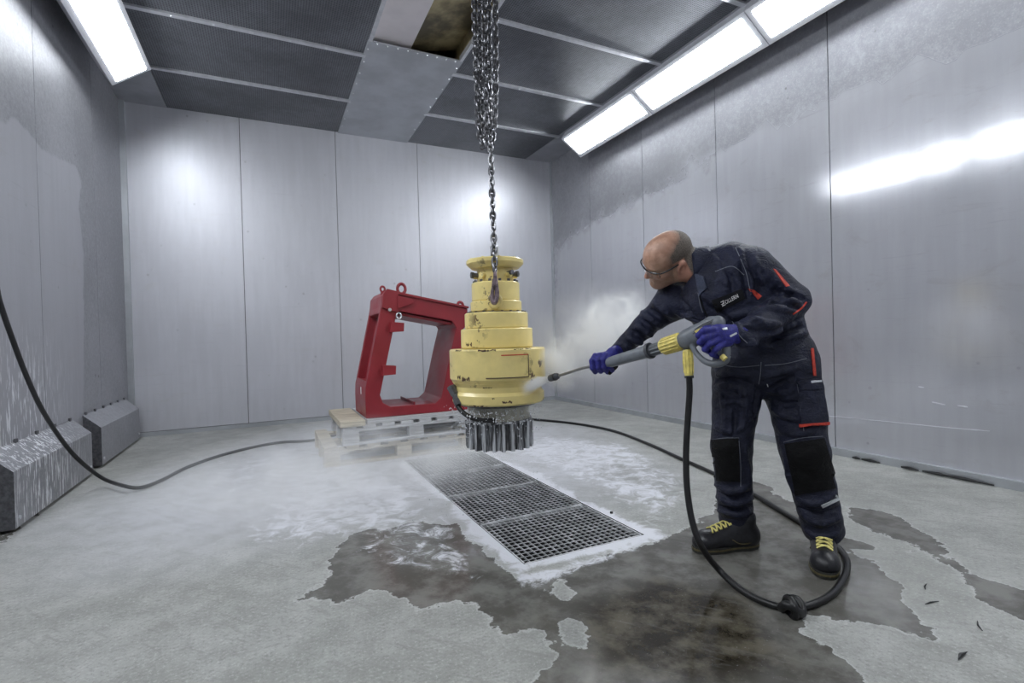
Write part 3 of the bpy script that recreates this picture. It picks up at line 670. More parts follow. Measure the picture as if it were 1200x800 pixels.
q = MB(); q.tube([(.975 + .02 * math.cos(a), FY0 - .012, 1.165 + .024 * math.sin(a)) for a in np.linspace(0, 2 * math.pi, 16)], .006, 6, False); q.build('shackle', 'trim_metal', fr, 40)
q = MB(); q.cyl((.90, FY0 - .03, 1.215), (.90, FY0 - .005, 1.215), .014, None, 10); q.build('pin', 'trim_metal', fr, 40)
MB().box(.6835, .6885, 4.37, 4.385, .52, .58).build('paint_mark', 'thread_white', fr)

# ================================================================== WALL BOXES at left
def wallbox(y0, y1, label):
    root = empty('wall_box', (XL, (y0 + y1) / 2, 0)); tag(root, label, 'wall box', 'sheet metal boxes along the left wall')
    xf = XL + .115
    MB().prism([(XL, .02), (xf, .02), (xf, .325), (XL + .002, .435), (XL, .435)], 1, y0, y1).build('body', 'vent_metal', root, 0, .004)
    MB().prism([(XL, .02), (xf + .001, .02), (xf + .001, .324), (XL + .002, .433)], 1, y0 - .002, y0 - .0002).build('side_shade', 'dark_steel', root)  # dark sheet that paints the shade on the box's near end
    n = max(3, int((y1 - y0) / .22))
    for k in range(n):
        y = y0 + .06 + (y1 - y0 - .12) * k / (n - 1)
        MB().box(XL, XL + .012, y - .015, y + .015, .43, .452).build('bracket', 'dark_steel', root)
    for y in (y0 + .05, y1 - .05): MB().cyl((xf, y, .07), (xf + .006, y, .07), .012, None, 8).build('bolt', 'trim_metal', root)
    b = [o for o in root.children if o.name.startswith('body')][0]
    bm = bmesh.new(); bm.from_mesh(b.data); bmesh.ops.subdivide_edges(bm, edges=bm.edges, cuts=8, use_grid_fill=True); bm.to_mesh(b.data); bm.free()
    b.data.materials[0] = MATS['wall_metal_left']; P = np.array([v.co for v in b.data.vertices]); setattr_f(b.data, 'clean', np.full(len(P), -.3)); setattr_f(b.data, 'splash', splash_l(P))
wallbox(3.55, 4.86, 'longer splashed sheet metal box with sloping top on the left wall, nearer')
wallbox(5.10, 6.42, 'farther sheet metal box with sloping top on the left wall by the back corner')

# ================================================================== PRESSURE HOSE
hr = .0125
def F(x, y, z=hr): return fl(x, y, z)
hs = [at(807.5, 441, 2.06), at(808, 460, 2.06), at(806, 490, 2.05), at(804, 530, 2.03), at(805, 570, 2.0), at(811, 610, 1.96), at(822, 640, 1.93), fl(843, 668, .04), F(870, 692), F(900, 707), F(928, 712), F(955, 707), F(978, 693), F(991, 672), F(992, 655), F(982, 641), F(962, 628), F(940, 613), F(915, 598), F(880, 577), F(840, 556), F(800, 538), F(760, 520), F(720, 505), F(680, 497), F(640, 492.5),
      (2.45, 5.45, hr), (1.9, 5.7, hr), (1.2, 5.75, hr), (.8, 5.6, hr), F(370, 515), F(330, 518), F(300, 523), F(260, 533), F(220, 547), F(190, 562), fl(165, 571, .02), fl(145, 569, .05), on(120, 560, 0, -1.06), on(95, 541, 0, -1.13), on(75, 519, 0, -1.18), on(50, 481, 0, -1.19), on(30, 438, 0, -1.19), on(12, 390, 0, -1.18), on(0, 355, 0, -1.17), on(-14, 310, 0, -1.2), on(-80, 200, 0, -1.26)]
hose = empty('pressure_hose', tuple(F(928, 712, 0))); tag(hose, 'long black high-pressure hose running from the gun across the floor to the left wall', 'hose')
v, f = tube_geo(spline(hs, 8), hr, 10); mesh('hose_tube', v, f, 'rubber', hose, 70)
kc = F(928, 712, .024); cam_r = _R
kn = [kc + cam_r * (.031 * math.cos(a * 1.0)) * (1 if i % 2 else 1) + _F0 * (.028 * math.sin(a)) + np.array([0, 0, .014 * math.sin(2 * a) + .006]) for i, a in enumerate(np.linspace(0, 4 * math.pi, 44))]
v, f = tube_geo(kn, .0145, 10); kq = MB().add(v, f)
kq.tube([kc + np.array([0, 0, .03 * math.cos(a)]) + _F0 * .03 * math.sin(a) - cam_r * .004 for a in np.linspace(0, 2 * math.pi, 20)], .0135, 8, False); kq.build('knot', 'rubber', hose, 70)
hkb = on(-80, 200, 0, XL); MB().box(XL, XL + .12, hkb[1] - .03, hkb[1] + .03, hkb[2] - .03, hkb[2] + .03).build('wall_clip', 'dark_steel', hose)
# ================================================================== SDF SCULPTING
def smin(a, b, k):
    h_ = np.clip(.5 + .5 * (b - a) / k, 0, 1); return b * (1 - h_) + a * h_ - k * h_ * (1 - h_)
class Field:
    def __init__(s, lo, hi, h):
        s.lo = np.array(lo, float); s.h = h; n = np.ceil((np.array(hi) - s.lo) / h).astype(int) + 1
        s.D = np.full(n, .4, np.float32); s.ax = [(s.lo[i] + h * np.arange(n[i])).astype(np.float32) for i in range(3)]
    def win(s, lo, hi):
        sl = tuple(slice(max(0, int((lo[i] - s.lo[i]) / s.h)), max(0, min(len(s.ax[i]), int((hi[i] - s.lo[i]) / s.h) + 2))) for i in range(3))
        g_ = np.meshgrid(*[s.ax[i][sl[i]] for i in range(3)], indexing='ij'); return sl, np.stack(g_, -1)
    def put(s, sl, d, k, op):
        if op == 'u': s.D[sl] = smin(s.D[sl], d, k)
        elif op == 's': s.D[sl] = -smin(-s.D[sl], d, k)
        elif op == 'i': s.D[sl] = -smin(-s.D[sl], -d, k)
    def cap(s, a, b, ra, rb=None, k=.02, flat=None, op='u'):
        a = np.array(a, float); b = np.array(b, float); rb = ra if rb is None else rb
        m = max(ra, rb) * (max(1, flat[1]) if flat else 1) + k + 3 * s.h
        sl, P = s.win(np.minimum(a, b) - m, np.maximum(a, b) + m)
        if 0 in P.shape: return s
        ab = (b - a).astype(np.float32); q = P - a.astype(np.float32); t_ = np.clip(q @ ab / max(float(ab @ ab), 1e-9), 0, 1)
        w = q - t_[..., None] * ab
        if flat:
            n = np.array(flat[0], np.float32); w = w + (w @ n)[..., None] * n * (1 / flat[1] - 1)
        s.put(sl, (np.linalg.norm(w, axis=-1) - (ra + (rb - ra) * t_)).astype(np.float32), k, op); return s
    def ell(s, c, r, R=None, k=.02, op='u'):
        c = np.array(c, float); r = np.array(r, np.float32); m = r.max() + k + 3 * s.h
        sl, P = s.win(c - m, c + m)
        if 0 in P.shape: return s
        q = P - c.astype(np.float32)
        if R is not None: q = q @ np.array(R, np.float32).T
        k0 = np.linalg.norm(q / r, axis=-1); k1 = np.linalg.norm(q / (r * r), axis=-1) + 1e-9
        s.put(sl, (k0 * (k0 - 1) / k1).astype(np.float32), k, op); return s
    def half(s, p, n, k=.004):            # keep the side opposite to n
        sl, P = s.win([a[0] for a in s.ax], [a[-1] for a in s.ax]); n = np.array(n, float); n /= np.linalg.norm(n)
        s.D = -smin(-s.D, -((P - np.array(p, np.float32)) @ n.astype(np.float32)).astype(np.float32), k); return s
    def disp(s, fn):
        m = np.abs(s.D) < .03; ii = np.argwhere(m); P = s.lo + ii * s.h; s.D[m] += fn(P).astype(np.float32); return s
    def nets(s):
        D = s.D; ins = D < 0; N = np.array(D.shape) - 1
        cnt = np.zeros(N, np.int8)
        for o in range(8):
            x, y, z = o & 1, o >> 1 & 1, o >> 2 & 1; cnt += ins[x:x + N[0], y:y + N[1], z:z + N[2]]
        act = np.argwhere((cnt > 0) & (cnt < 8)); idx = np.full(N, -1, np.int64); idx[tuple(act.T)] = np.arange(len(act))
        cr = np.array([(o & 1, o >> 1 & 1, o >> 2 & 1) for o in range(8)]); cv = np.stack([D[tuple((act + c).T)] for c in cr], 1)
        acc = np.zeros((len(act), 3)); num = np.zeros(len(act))
        for a in range(8):
            for bit in (1, 2, 4):
                if a & bit: continue
                b = a | bit; m = (cv[:, a] < 0) != (cv[:, b] < 0); t_ = np.where(m, cv[:, a] / (cv[:, a] - cv[:, b] + 1e-12), 0)
                acc += np.where(m[:, None], cr[a] + t_[:, None] * (cr[b] - cr[a]), 0); num += m
        V = s.lo + (act + acc / num[:, None]) * s.h; Fq = []
        for ax in range(3):
            o1, o2 = [i for i in range(3) if i != ax]
            sa = [slice(None)] * 3; sb = [slice(None)] * 3; sa[ax] = slice(None, -1); sb[ax] = slice(1, None)
            ch = ins[tuple(sa)] != ins[tuple(sb)]; e_ = np.argwhere(ch); e_ = e_[(e_[:, o1] > 0) & (e_[:, o2] > 0) & (e_[:, o1] < N[o1]) & (e_[:, o2] < N[o2])]
            u1 = np.eye(3, dtype=int)[o1]; u2 = np.eye(3, dtype=int)[o2]
            q = np.stack([idx[tuple((e_ - u1 - u2).T)], idx[tuple((e_ - u2).T)], idx[tuple(e_.T)], idx[tuple((e_ - u1).T)]], 1)
            flip = ins[tuple(e_.T)] ^ (ax == 1); q[~flip] = q[~flip][:, ::-1]; Fq.append(q)
        return V, np.concatenate(Fq)
def sculpt(name, fld, m, parent, xf=None):
    V, Q = fld.nets()
    if xf is not None: V = np.array([np.array(xf @ Vector(v)) for v in V])
    me = bpy.data.meshes.new(name); me.vertices.add(len(V)); me.vertices.foreach_set('co', V.astype(np.float32).ravel())
    me.loops.add(len(Q) * 4); me.loops.foreach_set('vertex_index', Q.astype(np.int32).ravel())
    me.polygons.add(len(Q)); me.polygons.foreach_set('loop_start', np.arange(0, len(Q) * 4, 4, dtype=np.int32)); me.polygons.foreach_set('use_smooth', np.ones(len(Q), bool))
    me.update(calc_edges=True); me.validate()
    return link(name, me, m, parent)
def bvh_of(o):
    me = o.data; return BVHTree.FromPolygons([v.co for v in me.vertices], [tuple(p.vertices) for p in me.polygons])
def hit(bv, x, y):
    r = Vector(ray(x, y)).normalized(); return bv.ray_cast(Vector(CP), r)
def patch(name, bv, quad, m, parent, nu=10, nv=8, off=.004, th=.006):
    q = np.array(quad, float); G = []; last = None
    for j in range(nv + 1):
        for i in range(nu + 1):
            u, w = i / nu, j / nv; p = (q[0] * (1 - u) + q[1] * u) * (1 - w) + (q[3] * (1 - u) + q[2] * u) * w
            G.append(hit(bv, *p)[:2])
    known = [g_ for g_ in G if g_[0] is not None]
    if not known: return None
    md_ = np.median([(Vector(CP) - g_[0]).length for g_ in known]); out = []
    for k, g_ in enumerate(G):
        if g_[0] is None or abs((Vector(CP) - g_[0]).length - md_) > .12:
            u, w = (k % (nu + 1)) / nu, (k // (nu + 1)) / nv; p = (q[0] * (1 - u) + q[1] * u) * (1 - w) + (q[3] * (1 - u) + q[2] * u) * w
            tgt = Vector(CP) + Vector(ray(*p)).normalized() * md_; l, n, _, _ = bv.find_nearest(tgt)
        else: l, n = g_
        if n.dot(Vector(CP) - l) < 0: n = -n
        out.append((l, n))
    nn = nu + 1; f = [(j * nn + i, j * nn + i + 1, (j + 1) * nn + i + 1, (j + 1) * nn + i) for j in range(nv) for i in range(nu)]
    ring = list(range(nn)) + [j * nn + nu for j in range(1, nv + 1)] + [nv * nn + i for i in range(nu - 1, -1, -1)] + [j * nn for j in range(nv - 1, 0, -1)]
    v = [l + n * off for l, n in out]; k = len(v); v += [out[i][0] + out[i][1] * (off - th) for i in ring]; L = len(ring)
    f += [(ring[i], k + i, k + (i + 1) % L, ring[(i + 1) % L]) for i in range(L)]
    return mesh(name, v, f, m, parent, 40)
def cord(name, bv, pts, r, m, parent, per=6, off=.0):
    P = []
    for p in spline([(x, y, 0) for x, y in pts], per):
        l, n, _, _ = hit(bv, p[0], p[1])
        if l is None: continue
        if n.dot(Vector(CP) - l) < 0: n = -n
        P.append(np.array(l + n * off))
    if len(P) < 2: return None
    md_ = np.median([np.linalg.norm(p - CP) for p in P]); P = [p for p in P if abs(np.linalg.norm(p - CP) - md_) < .2]
    v, f = tube_geo(P, r, 6); return mesh(name, v, f, m, parent, 60)
def cv(a, b, c): v = a * CX + b * CY + c * _F; return v / np.linalg.norm(v)
def bbox(pts, m): P = np.array(pts); return P.min(0) - m, P.max(0) + m

# ================================================================== PERSON
man = empty('person', tuple(fl(905, 650))); tag(man, 'man in navy workwear leaning forward, aiming a lance at the gear unit', 'person')
pel, wai, che, nck = at(893, 418, 2.20), at(884, 388, 2.20), at(850, 345, 2.205), at(822, 312, 2.22)
Lsh, Lel, Lwr = at(884, 314, 2.13), at(929, 352, 2.10), at(873, 391, 1.965)
Rsh, Rel, Rwr = at(790, 352, 2.38), at(757, 381, 2.45), at(724, 411, 2.52)
nrm_c = cv(-.31, -.24, -.87)
# ---- jacket
fj = Field(*bbox([pel, Lsh, Lel, Lwr, Rsh, Rel, Rwr, nck], .26), .0065)
fj.cap(at(892, 408, 2.2), wai, .185, .185, .03, (nrm_c, .74)).cap(wai, che, .182, .178, .05, (nrm_c, .72))
fj.cap(che, at(842, 322, 2.22), .165, .085, .05, (nrm_c, .72))
fj.cap(at(872, 316, 2.15), at(822, 346, 2.32), .086, .080, .05).cap(at(822, 346, 2.32), Rsh, .085, .082, .05)
fj.cap(at(858, 302, 2.20), at(831, 309, 2.24), .072, .066, .05)
fj.cap(Lsh, Lel, .083, .066, .04).cap(Lel, at(893, 379, 2.01), .066, .058, .012).cap(at(893, 379, 2.01), Lwr, .058, .054, .02)
fj.cap(Rsh, Rel, .078, .058, .04).cap(Rel, Rwr, .058, .040, .012)
fj.cap(at(800, 350, 2.36), at(818, 338, 2.31), .06, .06, .03)
fj.cap(at(792, 344, 2.37), at(808, 334, 2.36), .055, .055, .03)
fj.cap(at(824, 315, 2.24), at(790, 316, 2.275), .062, .075, .012, None, 's')             # neck opening
# cloth folds
def ridges(F_, L, r, k):
    for (x0, y0, d0, x1, y1, d1) in L: F_.cap(at(x0, y0, d0), at(x1, y1, d1), r, r * .6, k)
def on_field(F_, L, r, k, dep_guess, op='u', lift=.0):
    """short folds laid on the front surface of the field along photo-space lines"""
    for pts in L:
        W = []
        for p in spline([(x, y, 0) for x, y in pts], 6):
            ds = np.arange(dep_guess - .32, dep_guess + .32, F_.h * .7); Q = CP + ray(p[0], p[1]) * ds[:, None]
            ii = np.round((Q - F_.lo) / F_.h).astype(int); okk = np.all((ii >= 0) & (ii < F_.D.shape), 1)
            if not okk.any(): continue
            vals = np.full(len(ds), 1.); vals[okk] = F_.D[tuple(ii[okk].T)]
            h_ = np.argmax(vals < 0)
            if vals[h_] < 0: W.append(CP + ray(p[0], p[1]) * (ds[h_] + lift))
        for i, (a, b) in enumerate(zip(W[:-1], W[1:])):
            if np.linalg.norm(a - b) < .06:
                t0 = math.sin(math.pi * (i + .3) / len(W)); F_.cap(a, b, r * (.45 + .55 * t0), r * (.45 + .55 * math.sin(math.pi * min(1, (i + 1.3) / len(W)))), k, None, op)
on_field(fj, [[(868, 292), (878, 318), (880, 342)], [(885, 303), (895, 325), (905, 345)], [(905, 318), (915, 335), (930, 342)], [(900, 352), (918, 350), (938, 356)], [(895, 362), (915, 362), (932, 364)],
              [(880, 372), (895, 378), (915, 380)], [(862, 376), (868, 390), (878, 402)], [(835, 300), (848, 318), (852, 340)], [(815, 345), (835, 352), (850, 372)], [(850, 372), (870, 368), (890, 360)],
              [(900, 392), (920, 384), (940, 376)], [(905, 402), (925, 395), (944, 390)], [(860, 405), (885, 402), (905, 408)], [(790, 365), (810, 372), (832, 380)],
              [(765, 352), (775, 362), (790, 372)], [(752, 365), (765, 375), (778, 385)], [(745, 380), (757, 388), (765, 394)], [(735, 392), (745, 400), (752, 402)], [(728, 402), (736, 408), (741, 410)]], .0135, .010, 2.15)
on_field(fj, [[(873, 296), (884, 322), (888, 345)], [(910, 350), (925, 346), (942, 350)], [(896, 357), (915, 356), (935, 361)], [(842, 305), (856, 325), (860, 345)], [(830, 358), (845, 368), (860, 378)],
              [(758, 360), (770, 369), (784, 378)], [(749, 373), (760, 381), (770, 389)], [(740, 387), (750, 394), (757, 398)], [(905, 397), (922, 390), (942, 383)], [(872, 384), (886, 388), (905, 388)], [(800, 352), (812, 368), (826, 384)], [(890, 310), (900, 330), (912, 346)], [(868, 305), (874, 330), (876, 350)]], .011, .009, 2.15, 's')
def wr(P):
    return .0022 * np.sin(P[:, 0] * 46 + 3 * np.sin(P[:, 2] * 17) + P[:, 1] * 21) * np.sin(P[:, 2] * 58 + 2 * np.sin(P[:, 0] * 23)) 
fj.disp(wr)
fj.half(at(893, 424, 2.2), -cv(-.2, .95, 0.) * 1.0)

jacket = sculpt('jacket', fj, 'jacket_navy', man); jb = bvh_of(jacket)
# ---- trousers
Rhip, Rkn, Ran = at(866, 436, 2.20), at(857, 520, 2.21), at(862, 604, 2.275)
Lhip, Lkn, Lan = at(924, 432, 2.17), at(942, 526, 2.10), at(964, 617, 2.14)
ft = Field(*bbox([pel, Rhip, Rkn, Ran, Lhip, Lkn, Lan], .22), .0065)
ft.cap(at(880, 412, 2.2), at(908, 408, 2.19), .135, .14, .04, (cv(-.2, 0, -.95), .9)).cap(at(872, 428, 2.2), at(918, 424, 2.18), .125, .13, .04)
ft.cap(Rhip, Rkn, .108, .083, .03).cap(Rkn, Ran, .083, .072, .02).cap(Lhip, Lkn, .118, .092, .03).cap(Lkn, Lan, .092, .080, .02)
ft.cap(at(945, 455, 2.12), at(950, 490, 2.10), .055, .06, .03)
on_field(ft, [[(840, 440), (858, 436), (880, 440)], [(838, 455), (855, 452), (878, 462)], [(842, 475), (858, 470), (876, 476)], [(838, 500), (855, 505), (872, 500)], [(838, 568), (858, 576), (880, 568)], [(840, 582), (860, 590), (882, 584)],
              [(842, 598), (862, 602), (884, 598)], [(872, 520), (876, 550), (878, 570)], [(895, 440), (915, 436), (935, 430)], [(900, 458), (920, 460), (932, 452)], [(905, 480), (922, 488), (936, 492)], [(914, 506), (936, 508), (958, 502)],
              [(930, 582), (955, 590), (980, 578)], [(938, 602), (960, 612), (985, 606)], [(945, 622), (962, 630), (982, 624)], [(920, 540), (926, 560), (932, 578)], [(845, 462), (850, 485), (848, 505)], [(868, 445), (872, 470), (870, 500)]], .0125, .010, 2.15)
on_field(ft, [[(840, 447), (858, 444), (880, 450)], [(838, 590), (860, 596), (882, 591)], [(936, 594), (960, 602), (984, 594)], [(908, 470), (922, 474), (934, 472)], [(840, 575), (858, 583), (880, 577)], [(888, 452), (886, 470), (884, 490)], [(930, 440), (915, 450), (900, 455)], [(860, 470), (862, 490), (860, 508)]], .010, .009, 2.15, 's')
ft.disp(wr); ft.half(at(893, 392, 2.2), cv(-.1, 1, 0))
for a_, kn_ in ((Ran, Rkn), (Lan, Lkn)):                                     # hems cut level at the shoe
    sl_, P_ = ft.win(a_ - .2, a_ + .2); ft.put(sl_, (-(P_[..., 2] - .075)).astype(np.float32), .004, 'i')
trous = sculpt('trousers', ft, 'trouser_navy', man); tb_ = bvh_of(trous)
# ---- head and neck (sculpted in its own axes, x forward, y left, z up)
fw = cv(-.86, -.51, .02); up0 = cv(-.33, .62, -.70); lf = np.cross(up0, fw); lf /= np.linalg.norm(lf); up_ = np.cross(fw, lf)
ho = at(783.5, 304, 2.265)
HM = Matrix(((fw[0], lf[0], up_[0], ho[0]), (fw[1], lf[1], up_[1], ho[1]), (fw[2], lf[2], up_[2], ho[2]), (0, 0, 0, 1)))
HS = 1.05
def loc(p): return np.array(HM.inverted() @ Vector(p))
fh = Field((-.26, -.18, -.26), (.15, .18, .16), .0030)
fh.ell((-.006, 0, .042), (.101, .078, .086), None, .01).ell((.03, 0, .05), (.072, .066, .068), None, .02).ell((.036, 0, -.02), (.060, .060, .082), None, .03)
for s in (1, -1):
    fh.cap((.0, .050 * s, -.04), (.072, .016 * s, -.088), .022, .019, .025).ell((.064, .044 * s, -.014), (.022, .018, .018), None, .015)
    fh.ell((.096, .032 * s, .010), (.016, .017, .011), None, .012, 's').ell((.078, .032 * s, .010), (.0125, .0125, .0125), None, .003)
    fh.cap((.074, .045 * s, .017), (.087, .022 * s, .019), .006, .006, .006).cap((.098, .011 * s, -.028), (.092, .013 * s, -.026), .007, .007, .005)
fh.ell((.083, 0, -.090), (.019, .022, .018), None, .02).cap((.084, -.032, .030), (.084, .032, .030), .013, .013, .018)
fh.cap((.090, 0, .022), (.110, 0, -.020), .008, .0115, .010).ell((.111, 0, -.022), (.011, .011, .010), None, .006)
fh.cap((.088, -.018, -.056), (.088, .018, -.056), .0075, .0075, .008).cap((.086, -.016, -.068), (.086, .016, -.068), .008, .008, .008).cap((.098, -.022, -.062), (.098, .022, -.062), .003, .003, .004, None, 's')
nb = loc(at(834, 317, 2.24)) / HS; fh.cap((-.028, 0, -.03), nb * .6, .068, .066, .03).cap(nb * .6, nb, .066, .074, .03).cap((.055, 0, -.078), nb * .5, .030, .045, .03)
for s in (1, -1):
    ec, es = math.cos(.25), math.sin(.25); Re = np.array([[ec, 0, es], [0, 1, 0], [-es, 0, ec]])
    fh.ell((-.010, .083 * s, .002), (.021, .012, .035), Re, .006).ell((-.005, .096 * s, .004), (.011, .011, .021), Re, .003, 's').ell((.0, .088 * s, -.003), (.006, .012, .008), Re, .002, 's').cap((.006, .074 * s, -.01), (.008, .076 * s, .005), .005, .005, .004)
body = sculpt('body', fh, 'skin', man, HM @ Matrix.Diagonal((HS, HS, HS, 1)))
Vh = np.array([loc(v.co) for v in body.data.vertices]) / HS
def sst(x, a, b): t_ = np.clip((x - a) / (b - a), 0, 1); return t_ * t_ * (3 - 2 * t_)
topl = .118 - .55 * np.clip(Vh[:, 0] + .02, 0, 1) + .30 * np.clip(-Vh[:, 0] - .03, 0, 1)
hairm = sst(topl - Vh[:, 2], -.012, .02) * sst(.052 - Vh[:, 0], 0, .035) * sst(Vh[:, 2] + .055 + .6 * np.clip(Vh[:, 0] + .05, 0, 1), 0, .02)
hairm *= 1 - (sst(Vh[:, 0], -.034, -.026) * sst(.05 - Vh[:, 2], .005, .012) * sst(Vh[:, 0], .030, .022))
beard = .38 * sst(-Vh[:, 2] - .03, 0, .03) * sst(Vh[:, 0], -.0, .03) * sst(np.abs(Vh[:, 2] + .06) * 0 + .12 + Vh[:, 2], 0, .02)
setattr_f(body.data, 'stubble', np.clip(np.maximum(hairm * .8, beard), 0, 1))
setattr_f(body.data, 'flush', np.clip(.7 * sst(-Vh[:, 0], .02, .05) * sst(-Vh[:, 2], .03, .07) + .5 * sst(np.abs(Vh[:, 1]), .074, .082) + .4 * sst(Vh[:, 0], .10, .115), 0, 1))
# short hair shell
bm = bmesh.new(); bm.from_mesh(body.data); bm.verts.ensure_lookup_table()
kill = [f_ for f_ in bm.faces if min(hairm[v.index] for v in f_.verts) < .80 + .18 * random.random()]
bmesh.ops.delete(bm, geom=kill, context='FACES'); 
for v in bm.verts: v.co += v.normal * .0008
me = bpy.data.meshes.new('hair'); bm.to_mesh(me); bm.free()
for a_ in list(me.attributes):
    if a_.name in ('stubble', 'flush'): me.attributes.remove(a_)
link('hair', me, 'hair', body)
# body inside the clothes, one continuous form with the neck (torso stub)
# ---- safety glasses
def hw(p): return np.array(HM @ (Vector(p) * HS))
gl = MB(); 
for s in (1, -1): gl.tube(spline([hw(p) for p in ((-.012, .079 * s, .026), (.02, .080 * s, .026), (.06, .074 * s, .022), (.085, .064 * s, .018))], 6), .0032, 6)
gl.tube(spline([hw(p) for p in ((.085, .064, .022), (.104, .045, .026), (.112, .0, .026), (.104, -.045, .026), (.085, -.064, .022))], 8), .003, 6)
glo = gl.build('safety_glasses', 'black_plastic', man, 60)
lv = []; 
for j in range(7):
    for i in range(25):
        a = -1 + 2 * i / 24; z = .026 - .036 * j / 6 * (1 - .25 * a * a); lv.append(hw((.112 - .030 * a * a - .004 * j / 6 * 0, .066 * a, z)))
mesh('lens', lv, [(j * 25 + i, j * 25 + i + 1, (j + 1) * 25 + i + 1, (j + 1) * 25 + i) for j in range(6) for i in range(24)], 'lens_clear', glo, 80).modifiers.new('s', 'SOLIDIFY').thickness = .0015
# ---- collar: standing band around the neck
ca, cb = at(830, 313, 2.235), at(808, 318, 2.26); ax_ = (cb - ca) / np.linalg.norm(cb - ca); e1 = np.cross(ax_, [0, 0, 1]); e1 /= np.linalg.norm(e1); e2 = np.cross(ax_, e1); cvv = []
for j in range(7):
    for i in range(41):
        a = 2 * math.pi * i / 40; r_ = .082 + .016 * (j / 6) + .003 * math.sin(3 * a) + .002 * math.sin(7 * a + j)
        cvv.append(ca + ax_ * (-.02 + .078 * j / 6 - .012 * math.cos(a + .8) * j / 6) + e1 * r_ * math.cos(a) + e2 * r_ * 1.05 * math.sin(a))
col_ = mesh('collar', cvv, [(j * 41 + i, j * 41 + i + 1, (j + 1) * 41 + i + 1, (j + 1) * 41 + i) for j in range(6) for i in range(40)], 'jacket_navy', jacket, 60); md = col_.modifiers.new('s', 'SOLIDIFY'); md.thickness = .006
# ---- details on jacket
npatch = patch('name_patch', jb, [(834, 352), (869, 338.5), (873, 350), (840, 367)], 'patch_black', jacket, 12, 6, .003, .006)
patch('chest_pocket_flap', jb, [(793, 363), (825, 366), (827, 374), (796, 371)], 'jacket_navy', jacket, 10, 4, .006, .010)
patch('underarm_gusset', jb, [(877, 338), (884, 340), (893, 347), (888, 351)], 'cloth_red', jacket, 6, 4, .002, .005)
patch('sleeve_piping', jb, [(906, 315), (909, 316), (925, 335), (921, 336)], 'cloth_red', jacket, 4, 10, .003, .006)
cord('elbow_piping', jb, [(929, 368), (938, 362), (945, 354)], .004, 'cloth_red', jacket)
for pts in ([(818, 343), (822, 362), (832, 382), (838, 398)], [(838, 318), (858, 312), (872, 322)], [(862, 290), (874, 318), (880, 345)], [(858, 376), (866, 392), (876, 402)]): cord('seam', jb, pts, .0016, 'thread_grey', jacket)
cord('zip', jb, [(819, 340), (824, 360), (834, 380), (842, 400)], .0035, 'cloth_black', jacket)
def text_on(bv, body_txt, p0, pu, pvh, parent, wscale, m='thread_white', off=.0012):
    cu = bpy.data.curves.new('t', 'FONT'); cu.body = body_txt; cu.size = 1; cu.resolution_u = 3; cu.offset = .006; to = bpy.data.objects.new('t', cu); C.objects.link(to)
    bpy.context.view_layer.update(); me = bpy.data.meshes.new_from_object(to.evaluated_get(bpy.context.evaluated_depsgraph_get())); C.objects.unlink(to); bpy.data.objects.remove(to)
    W = max(v.co.x for v in me.vertices); Hh = .72
    for v in me.vertices:
        u, w = v.co.x / W, v.co.y / Hh; x = p0[0] + pu[0] * u + pvh[0] * w; y = p0[1] + pu[1] * u + pvh[1] * w
        l, n, _, _ = hit(bv, x, y)
        if l is None: continue
        if n.dot(Vector(CP) - l) < 0: n = -n
        v.co = l + n * off
    return link('lettering', me, m, parent)
pb_ = bvh_of(npatch)
patch('collar_flap', jb, [(815, 321), (825, 324), (829, 337), (820, 347)], 'collar_lining', jacket, 6, 8, .008, .012)
text_on(pb_, 'Z', (846, 359.3), (4.6, -2.5), (-2.2, -5.6), jacket, 1); text_on(pb_, 'OLLERN', (850.4, 356.4), (15.2, -8.1), (-1.6, -4.3), jacket, 1)
cord('lettering', jb, [(844.8, 356.8), (847, 355.6), (849.4, 354.4)], .0012, 'thread_white', jacket, 4, .0045)
# ---- details on trousers
patch('knee_pocket', tb_, [(834, 515), (865, 513), (867, 564), (837, 563)], 'cloth_black', trous, 10, 12, .004, .008)
patch('knee_pocket', tb_, [(920, 520), (965, 513), (983, 571), (932, 580)], 'cloth_black', trous, 12, 14, .004, .008)
patch('cargo_pocket', tb_, [(935, 450), (961, 447), (968, 496), (938, 498)], 'trouser_navy', trous, 10, 12, .012, .016)
patch('cargo_flap', tb_, [(933, 446), (958, 443), (961, 455), (936, 457)], 'trouser_navy', trous, 10, 5, .017, .02)
patch('cargo_flap_mark', tb_, [(947, 446.5), (958, 445.5), (958.5, 448.5), (947.5, 449)], 'reflective', trous, 6, 2, .019, .004)
patch('cargo_trim', tb_, [(936, 496.5), (968, 494), (968, 497.5), (937, 500)], 'cloth_red', trous, 10, 2, .016, .02)
patch('reflective_strip', tb_, [(962, 592), (985, 581), (986, 584.5), (964, 595)], 'reflective', trous, 8, 3, .003, .006)
patch('hip_piping', tb_, [(950, 408), (953, 408), (956, 440), (953, 440)], 'cloth_red', trous, 3, 10, .003, .006)
for pts in ([(892, 424), (891, 438), (889, 450)], [(838, 424), (862, 430), (890, 428)], [(896, 428), (920, 426), (945, 420)], [(934, 450), (939, 478), (942, 505)], [(866, 516), (868, 545), (868, 570)], [(834, 515), (850, 513), (866, 513)], [(918, 518), (940, 513), (964, 511)]): cord('seam', tb_, pts, .0015, 'thread_grey', trous)
cord('paint_spot', tb_, [(899, 450), (900, 453)], .002, 'thread_white', trous)
